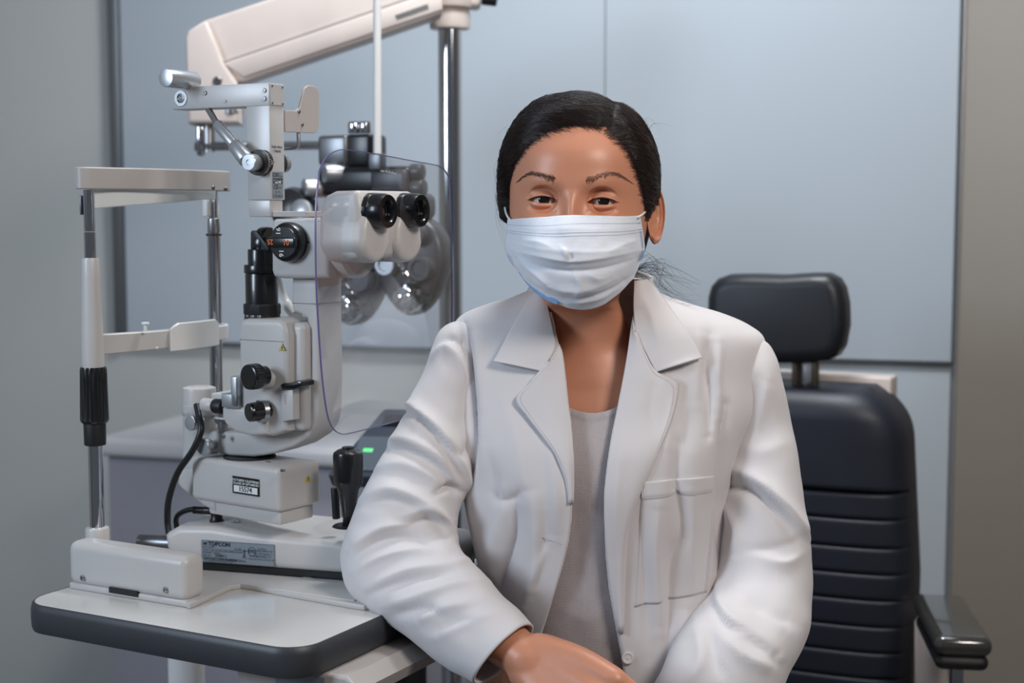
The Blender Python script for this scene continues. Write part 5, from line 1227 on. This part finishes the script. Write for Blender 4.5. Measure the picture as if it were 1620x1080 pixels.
# ------------------------------------------------------------------ shirt
def strip(cA, cB, nu, nv, off, sm=True, lift=None):
    A_ = crom(cA, 16) if sm else np.array(cA, float); B_ = crom(cB, 16) if sm else np.array(cB, float); out = []
    for i in range(nv):
        t = i / (nv - 1); a, c = smp(A_, t), smp(B_, t); row = []
        for j in range(nu):
            s = j / (nu - 1); p = a + (c - a) * s; o = off + (lift(s, t) if lift else 0); row.append(tuple(drape(p[0], p[1], o)))
        out.append(row)
    return np.array(out)
nl = lambda x: 653 - ((x - 937) / 41) ** 2 * 11
top_ = [(x, nl(x)) for x in np.linspace(850, 1030, 40)]
rows_ = []
for t in np.linspace(0, 1, 110):
    rows_.append([tuple(drape(x, y + (1240 - y) * t ** 1.15, -.007 + .0014 * (t < .028))) for x, y in top_])
CFD_ = None
SF = [([(905, 760), (915, 900), (900, 1040)], -3, 20, 26), ([(945, 700), (950, 860), (930, 1060)], 2, 22, 18), ([(880, 960), (930, 980), (960, 960)], 1.4, 8, 8)]
P_ = displace_grid(rows_, SF, noise=(.0008, 70, 3)); thick(mk('shirt', grid_bm(P_), M_shirt, person, ang=180, orient='view', label='off-white knitted top'), .002)
# ------------------------------------------------------------------ white coat
eL = np.array([(440, 866), (480, 866), (500, 869), (527, 876), (562, 890), (600, 895), (634, 898), (672, 903), (735, 906), (790, 905), (830, 900), (870, 890), (910, 878), (950, 866), (985, 855), (1080, 850), (1330, 850)], float)
eR = np.array([(440, 1007), (480, 1005), (520, 999), (560, 993), (600, 986), (640, 978), (700, 966), (760, 958), (800, 956), (850, 958), (900, 963), (950, 972), (1000, 982), (1040, 988), (1080, 992), (1330, 1000)], float)
ys_ = np.concatenate([np.linspace(447, 520, 26), np.linspace(524, 1100, 150), np.linspace(1110, 1330, 16)])
CO = .004; NPH = 300; rows_ = []
for y in ys_:
    z = at(810, y, 1.60).z; xc, a, yc, bb = trow(z); a += CO; bb += CO
    def phi(px):
        Y = 1.56
        for _ in range(5):
            X = at(px, y, Y).x; s = min(.97, max(-.97, (X - xc) / a)); Y = yc - bb * (1 - abs(s) ** NE) ** (1 / NE)
        c = abs(s) ** (NE / 2) * (1 if s > 0 else -1); return math.acos(max(-1, min(1, c)))      # angle with cos = along x
    fR, fL = -phi(np.interp(y, eR[:, 0], eR[:, 1])), -phi(np.interp(y, eL[:, 0], eL[:, 1])) 
    # front is sin < 0; go from the right edge through the right side, back, left side to the left edge
    tt = np.linspace(0, 1, NPH); ph = fR + (2 * pi + fL - fR) * tt
    row = []
    for f in ph:
        c, s = cos(f), sin(f); row.append((xc + a * math.copysign(abs(c) ** (2 / NE), c), yc + bb * math.copysign(abs(s) ** (2 / NE), s) * (1 if s < 0 else .95), z))
    rows_.append(row)
CFD = [  # ridges and valleys of the fronts
    ([(735, 512), (742, 560), (747, 620), (748, 700), (742, 770)], -9, 7, 8), ([(755, 520), (757, 570), (760, 640)], 3, 12, 9),
    ([(800, 640), (820, 700), (835, 780)], 3, 26, 22), ([(770, 700), (790, 800), (800, 880)], -3, 18, 18), ([(815, 790), (812, 850), (790, 920), (800, 960)], -7, 9, 16), ([(795, 775), (790, 830), (775, 900)], 4, 13, 14),
    ([(840, 770), (850, 830), (845, 930)], 3.5, 16, 16), ([(860, 800), (862, 860), (845, 940)], -3, 10, 12), ([(780, 780), (800, 792), (830, 776)], -3, 8, 8), ([(870, 700), (880, 780), (880, 850)], 3, 10, 12),
    ([(830, 960), (850, 900), (868, 860)], 3, 8, 8), ([(745, 760), (762, 850), (790, 940)], 4, 10, 12),
    ([(1122, 530), (1118, 580), (1124, 625), (1122, 690)], -6, 9, 7), ([(1135, 540), (1132, 600), (1135, 660)], 4, 9, 8), ([(1100, 520), (1102, 570), (1100, 640)], 3, 12, 10),
    ([(1075, 700), (1072, 760), (1080, 840), (1062, 900), (1056, 1060)], -6, 12, 8), ([(1040, 800), (1035, 880), (1045, 1000)], 5, 14, 16), ([(1095, 760), (1090, 860), (1095, 950)], 4, 16, 16),
    ([(1012, 800), (1018, 900), (1028, 1040)], -3, 9, 9), ([(1060, 640), (1050, 720)], 2.5, 14, 12), ([(1090, 640), (1085, 720)], -2, 12, 12), ([(1145, 640), (1141, 760), (1138, 900)], -8, 8, 6),
    ([(1085, 960), (1070, 1040)], 4, 12, 12), ([(1110, 960), (1095, 1060)], -4, 9, 9)]
CFD = [(a, b_ * 1.5, c, d) for a, b_, c, d in CFD]
P_ = displace_grid(rows_, CFD, outward=True, noise=(.0014, 90, 9), rid=.0007); coatP = P_
coat = mk('lab_coat', grid_bm(P_), M_coat, person, ang=180, orient='out', label='open white lab coat with notched lapels and a chest pocket'); thick(coat, .0022, 1)
# sleeves
def sleeve(pairs, FL, seed, n=170, m=110, nz=.0016):
    A_ = crom([(a[0], a[1], b_[0], b_[1], Y, dp) for a, b_, Y, dp in pairs], 14); idx = np.linspace(0, len(A_) - 1, n); S_ = np.array([[np.interp(i, np.arange(len(A_)), A_[:, k]) for k in range(6)] for i in idx])
    cen = []; hv = []
    for r in S_:
        a, c = at(r[0], r[1], r[4]), at(r[2], r[3], r[4]); cen.append((a + c) / 2); hv.append((c - a) / 2)
    cen = np.array(cen); hv = np.array(hv); T_ = np.gradient(cen, axis=0); out = []
    for i in range(n):
        h = Vector(hv[i]); t = Vector(T_[i]).normalized(); d = t.cross(h.normalized()).normalized()
        if d.y > 0: d = -d
        d = (d + Vector((0, -1, 0)) * .6).normalized()
        row = []
        for k in range(m):
            f = 2 * pi * k / m; c, s = cos(f), sin(f); ee = 2 / 2.25
            row.append(tuple(Vector(cen[i]) + h * math.copysign(abs(c) ** ee, c) + d * (S_[i, 5] * math.copysign(abs(s) ** ee, s))))
        out.append(row)
    return displace_grid(out, [(a, b_ * 1.35, c, d) for a, b_, c, d in FL], closed=True, noise=(nz * 1.3, 75, seed), rid=.0011)
SA = [((735, 510), (795, 548), 1.652, .026), ((712, 512), (772, 560), 1.644, .036), ((692, 530), (757, 588), 1.634, .041), ((667, 594), (752, 632), 1.622, .046), ((641, 652), (752, 690), 1.612, .050), ((614, 703), (751, 742), 1.60, .053), ((586, 757), (742, 776), 1.59, .055),
      ((562, 806), (730, 800), 1.58, .056), ((546, 852), (724, 818), 1.572, .055), ((540, 893), (722, 836), 1.562, .052), ((553, 936), (724, 856), 1.548, .049), ((587, 968), (732, 874), 1.53, .047), ((628, 994), (752, 896), 1.508, .045), ((668, 1026), (780, 926), 1.484, .043), ((712, 1058), (810, 957), 1.46, .040), ((756, 1082), (839, 986), 1.437, .037)]
FA = [([(688, 560), (704, 548), (722, 562), (738, 600), (745, 640)], 5, 9, 10), ([(690, 545), (715, 535), (735, 552)], -4, 6, 6), ([(722, 505), (733, 540), (742, 600), (746, 680)], -5, 6, 7),
      ([(622, 648), (650, 645), (685, 672), (715, 712), (738, 760), (744, 800)], 7, 4, 15), ([(622, 655), (650, 652), (682, 682), (710, 722), (730, 768)], -4, 7, 4),
      ([(603, 702), (640, 697), (690, 722), (728, 765)], 5, 7, 16), ([(600, 712), (640, 710), (690, 738), (722, 778)], -5, 9, 6), ([(585, 745), (640, 735), (700, 765)], 4, 9, 14),
      ([(690, 780), (712, 768), (730, 778)], -9, 6, 5), ([(570, 790), (620, 775), (680, 800), (712, 822)], 5, 8, 15), ([(568, 802), (620, 790), (676, 815)], -4, 8, 7),
      ([(640, 815), (672, 806), (700, 822), (722, 850)], 6, 8, 9), ([(648, 828), (680, 822), (708, 848)], -5, 6, 6), ([(552, 870), (600, 838), (645, 830)], 4, 7, 14), ([(555, 885), (600, 855), (650, 850), (690, 870)], -4, 9, 7),
      ([(560, 905), (610, 880), (670, 872), (722, 880)], 4, 8, 13), ([(580, 930), (640, 905), (720, 893), (752, 880)], 4, 7, 10), ([(585, 940), (640, 918), (716, 905)], -4, 8, 6),
      ([(605, 960), (660, 945), (720, 925), (775, 920)], 4, 7, 11), ([(620, 975), (670, 962), (700, 972)], -4, 8, 7), ([(660, 985), (700, 965), (760, 950)], 4.5, 8, 12), ([(690, 1010), (740, 985), (790, 968)], 3, 8, 12), ([(680, 1000), (720, 984), (760, 980)], -3, 7, 7),
      ([(700, 700), (728, 720), (742, 700)], -4, 8, 8), ([(640, 600), (660, 640), (650, 680)], 2, 20, 20)]
PA = sleeve(SA, FA, 21); slA = mk('sleeve', grid_bm(PA, closed=True), M_coat, coat, ang=180); thick(slA, .0025, -1)
SB = [((1110, 535), (1172, 536), 1.652, .026), ((1128, 552), (1210, 542), 1.646, .034), ((1140, 578), (1226, 564), 1.639, .041), ((1143, 620), (1237, 604), 1.635, .048), ((1139, 690), (1250, 668), 1.632, .052), ((1139, 765), (1263, 738), 1.618, .060), ((1138, 830), (1272, 808), 1.605, .064), ((1134, 888), (1281, 880), 1.59, .064),
      ((1124, 935), (1283, 945), 1.567, .062), ((1094, 975), (1275, 1005), 1.535, .060), ((1064, 1018), (1255, 1055), 1.50, .056), ((1044, 1070), (1222, 1110), 1.475, .050), ((1015, 1125), (1170, 1175), 1.475, .042), ((985, 1170), (1110, 1230), 1.45, .038)]
FB = [([(1141, 745), (1180, 752), (1225, 785), (1262, 830), (1276, 850)], 7, 5, 16), ([(1143, 768), (1185, 775), (1232, 812), (1262, 850)], -8, 10, 6), ([(1142, 790), (1165, 840), (1160, 880)], 5, 9, 9), ([(1200, 880), (1240, 890), (1276, 868)], 4, 14, 10), ([(1185, 870), (1230, 865), (1268, 855)], -3, 8, 8),
      ([(1135, 925), (1140, 965), (1165, 995), (1200, 1015), (1232, 1042)], 7, 6, 13), ([(1132, 960), (1150, 985), (1185, 1005), (1225, 1035)], -8, 10, 6), ([(1140, 1005), (1180, 1040), (1225, 1060)], 6, 12, 12), ([(1175, 940), (1220, 975), (1255, 985)], -3.5, 16, 12), ([(1200, 960), (1245, 1000)], 3, 10, 10),
      ([(1195, 600), (1180, 650), (1160, 720)], -3.5, 10, 14), ([(1215, 600), (1200, 660), (1185, 720)], 3, 14, 14), ([(1150, 540), (1152, 600), (1146, 680), (1143, 740)], -4, 6, 8), ([(1100, 980), (1110, 1040), (1090, 1080)], 4, 12, 12), ([(1122, 990), (1130, 1040), (1150, 1075)], -4, 9, 9), ([(1160, 700), (1200, 715), (1245, 700)], 2, 16, 16)]
PB = sleeve(SB, FB, 33); slB = mk('sleeve', grid_bm(PB, closed=True), M_coat, coat, ang=180); thick(slB, .0025, -1)
# lapels and collar
def patch(name, cA, cB, off, lift, FL=None, nu=26, nv=70, sm=True, seed=4, t_=.0022, label=None):
    P_ = strip(cA, cB, nu, nv, off, sm, lift); P_ = displace_grid(P_, FL or [], noise=(.0007, 60, seed)); o = mk(name, grid_bm(P_), M_coat, coat, ang=180, label=label, orient='view'); thick(o, t_, 1); return P_
# A = inner side (opening), B = outer free edge
collL = patch('collar', [(862, 470), (867, 492), (874, 520), (879, 548), (868, 570), (858, 588)], [(846, 464), (835, 478), (820, 503), (803, 532), (788, 560), (781, 572)], .010, lambda s, t: .004 * s + .003 * sin(s * pi), [([(858, 588), (820, 583), (783, 573)], 1.5, 6, 6)], label='left collar leaf')
lapL = patch('lapel', [(884, 545), (890, 562), (895, 600), (899, 640), (903, 672), (906, 720), (906, 770), (904, 795)], [(859, 586), (838, 608), (817, 632), (834, 658), (859, 690), (880, 718), (896, 757), (903, 795)], .0065, lambda s, t: .006 * s * (1 - t) + .003 * sin(s * pi), [([(830, 650), (870, 700), (892, 745)], 1.5, 6, 6)], label='left lapel')
patch('lapel', [(871, 495), (877, 520), (884, 545), (890, 562)], [(868, 495), (874, 520), (872, 560), (859, 587)], .0065, lambda s, t: .002 * s, label='left lapel top')
collR = patch('collar', [(1005, 446), (1003, 480), (1004, 510), (1008, 535), (1022, 560), (1038, 589)], [(1022, 443), (1038, 459), (1062, 492), (1086, 526), (1100, 548), (1109, 567)], .010, lambda s, t: .004 * s + .004 * sin(s * pi), [([(1045, 588), (1075, 577), (1106, 568)], 1.5, 6, 6), ([(1015, 470), (1030, 500), (1040, 540)], 2.5, 8, 8)], label='right collar leaf')
lapR = patch('lapel', [(1004, 500), (997, 540), (988, 590), (976, 650), (966, 700), (958, 760), (956, 800), (958, 850), (963, 900), (970, 950), (980, 1000)], [(1006, 535), (1020, 560), (1037, 588), (1068, 602), (1073, 616), (1064, 655), (1045, 705), (1022, 757), (1003, 800), (990, 860), (984, 1000)], .0065, lambda s, t: .006 * s * max(0, 1 - t * 1.4) + .0035 * sin(s * pi), [([(1066, 612), (1058, 660), (1042, 705)], 1.6, 6, 6), ([(985, 700), (975, 780), (975, 860)], 2.5, 10, 10), ([(1035, 600), (1028, 650), (1040, 700)], -2, 10, 12)], label='right lapel')
# collar stand around the back of the neck
b = new(); cx_, cy_ = at(937, 460, 1.65).x, 1.652; rows_ = []
for i in range(14):
    t = i / 13; row = []
    for f in np.linspace(-.35, pi + .35, 60):
        r_ = .0585 + .018 * t ** 2; zt_ = at(810, 440 + 46 * t, 1.65).z + (.012 * sin(f) if sin(f) > 0 else 0)
        row.append((cx_ + r_ * 1.18 * cos(f), cy_ + r_ * sin(f), zt_))
    rows_.append(row)
b.free(); thick(mk('collar_stand', grid_bm(rows_), M_coat, coat, ang=180, orient='out'), .004)
# chest pocket with hem
PK = [[tuple(drape(x0 + (x1 - x0) * s, y0 + (y1 - y0) * s, .0058 + .0016 * (t < .13))) for s in np.linspace(0, 1, 40)] for t in np.linspace(0, 1, 60)
      for (x0, y0, x1, y1) in [(mixc(1016, 1003, t), mixc(762, 960, t), mixc(1137, 1117, t), mixc(752, 936, t) + 0)]]
PK = displace_grid(PK, CFD, noise=(.0012, 90, 9)); pk = mk('chest_pocket', grid_bm(PK), M_coat, coat, ang=180, orient='view'); thick(pk, .0010, 1)
# stitching lines as fine thread
def stitch(P_, col, name='stitching', r=.00018, off=.0006):
    b = new(); n = len(P_)
    Q = [Vector(p) + Vector((0, -off - .0012, 0)) for p in P_]; tube(b, Q, r, 4, 1); mk(name, b, M_stitch, coat)
stitch(PK[8], 0); stitch(PK[1:, 1], 0); stitch(PK[1:, -2], 0); stitch(PK[-2], 0)
stitch(collL[:, -3], 0); stitch(collR[:, -3], 0); stitch(lapL[:, -3], 0, off=.0014); stitch(lapR[:, -3], 0, off=.0014)
# button and button holes
def button(px, py):
    q = drape(px, py, .0075); b = new(); lathe(b, [(.0062, 0), (.0066, .001), (.0062, .0022), (.0048, .0024), (.0040, .0016), (.0012, .0016), (.0004, .0022)], q, (0, -1, .05), 32); mk('button', b, M_wplast, coat)
button(993, 1040)
for (x0, y0, x1, y1) in ((851, 846, 889, 861), (968, 868, 985, 890)):
    b = new(); tube(b, [drape(x0 + (x1 - x0) * f, y0 + (y1 - y0) * f, .0062) for f in np.linspace(0, 1, 6)], .0005, 6, 2); mk('buttonhole', b, M_stitch, coat)
# ------------------------------------------------------------------ legs and stool, below the frame
b = new(); hipz = .60; xm = float(trow(.7)[0])
for sx in (-1, 1):
    tube(b, [(xm + sx * .07, 1.70, .60), (xm + sx * .09, 1.50, .60), (xm + sx * .11, 1.30, .57), (xm + sx * .11, 1.24, .50), (xm + sx * .11, 1.25, .30), (xm + sx * .11, 1.26, .07)], [.085, .085, .075, .068, .058, .05], 24, 5)
mk('trousers', b, M_trou, person)
for sx in (-1, 1):
    b = new(); tube(b, [(xm + sx * .11, 1.30, .04), (xm + sx * .11, 1.24, .045), (xm + sx * .12, 1.15, .03), (xm + sx * .12, 1.08, .024)], [.030, .038, .034, .022], 20, 4); mk('shoe', b, M_blackm, person)
stl = empty('stool', Matrix.Translation((xm, 1.68, 0)), 'round black padded stool under the seated woman', 'stool')
b = new(); lathe(b, [(.15, .45), (.18, .455), (.19, .48), (.18, .505), (.15, .512), (.001, .512)], (xm, 1.68, 0), n=48); mk('seat', b, M_blackm, stl)
b = new(); lathe(b, [(.2, 0), (.2, .02), (.03, .05), (.028, .45)], (xm, 1.68, 0), n=48); mk('pedestal', b, M_steel, stl)
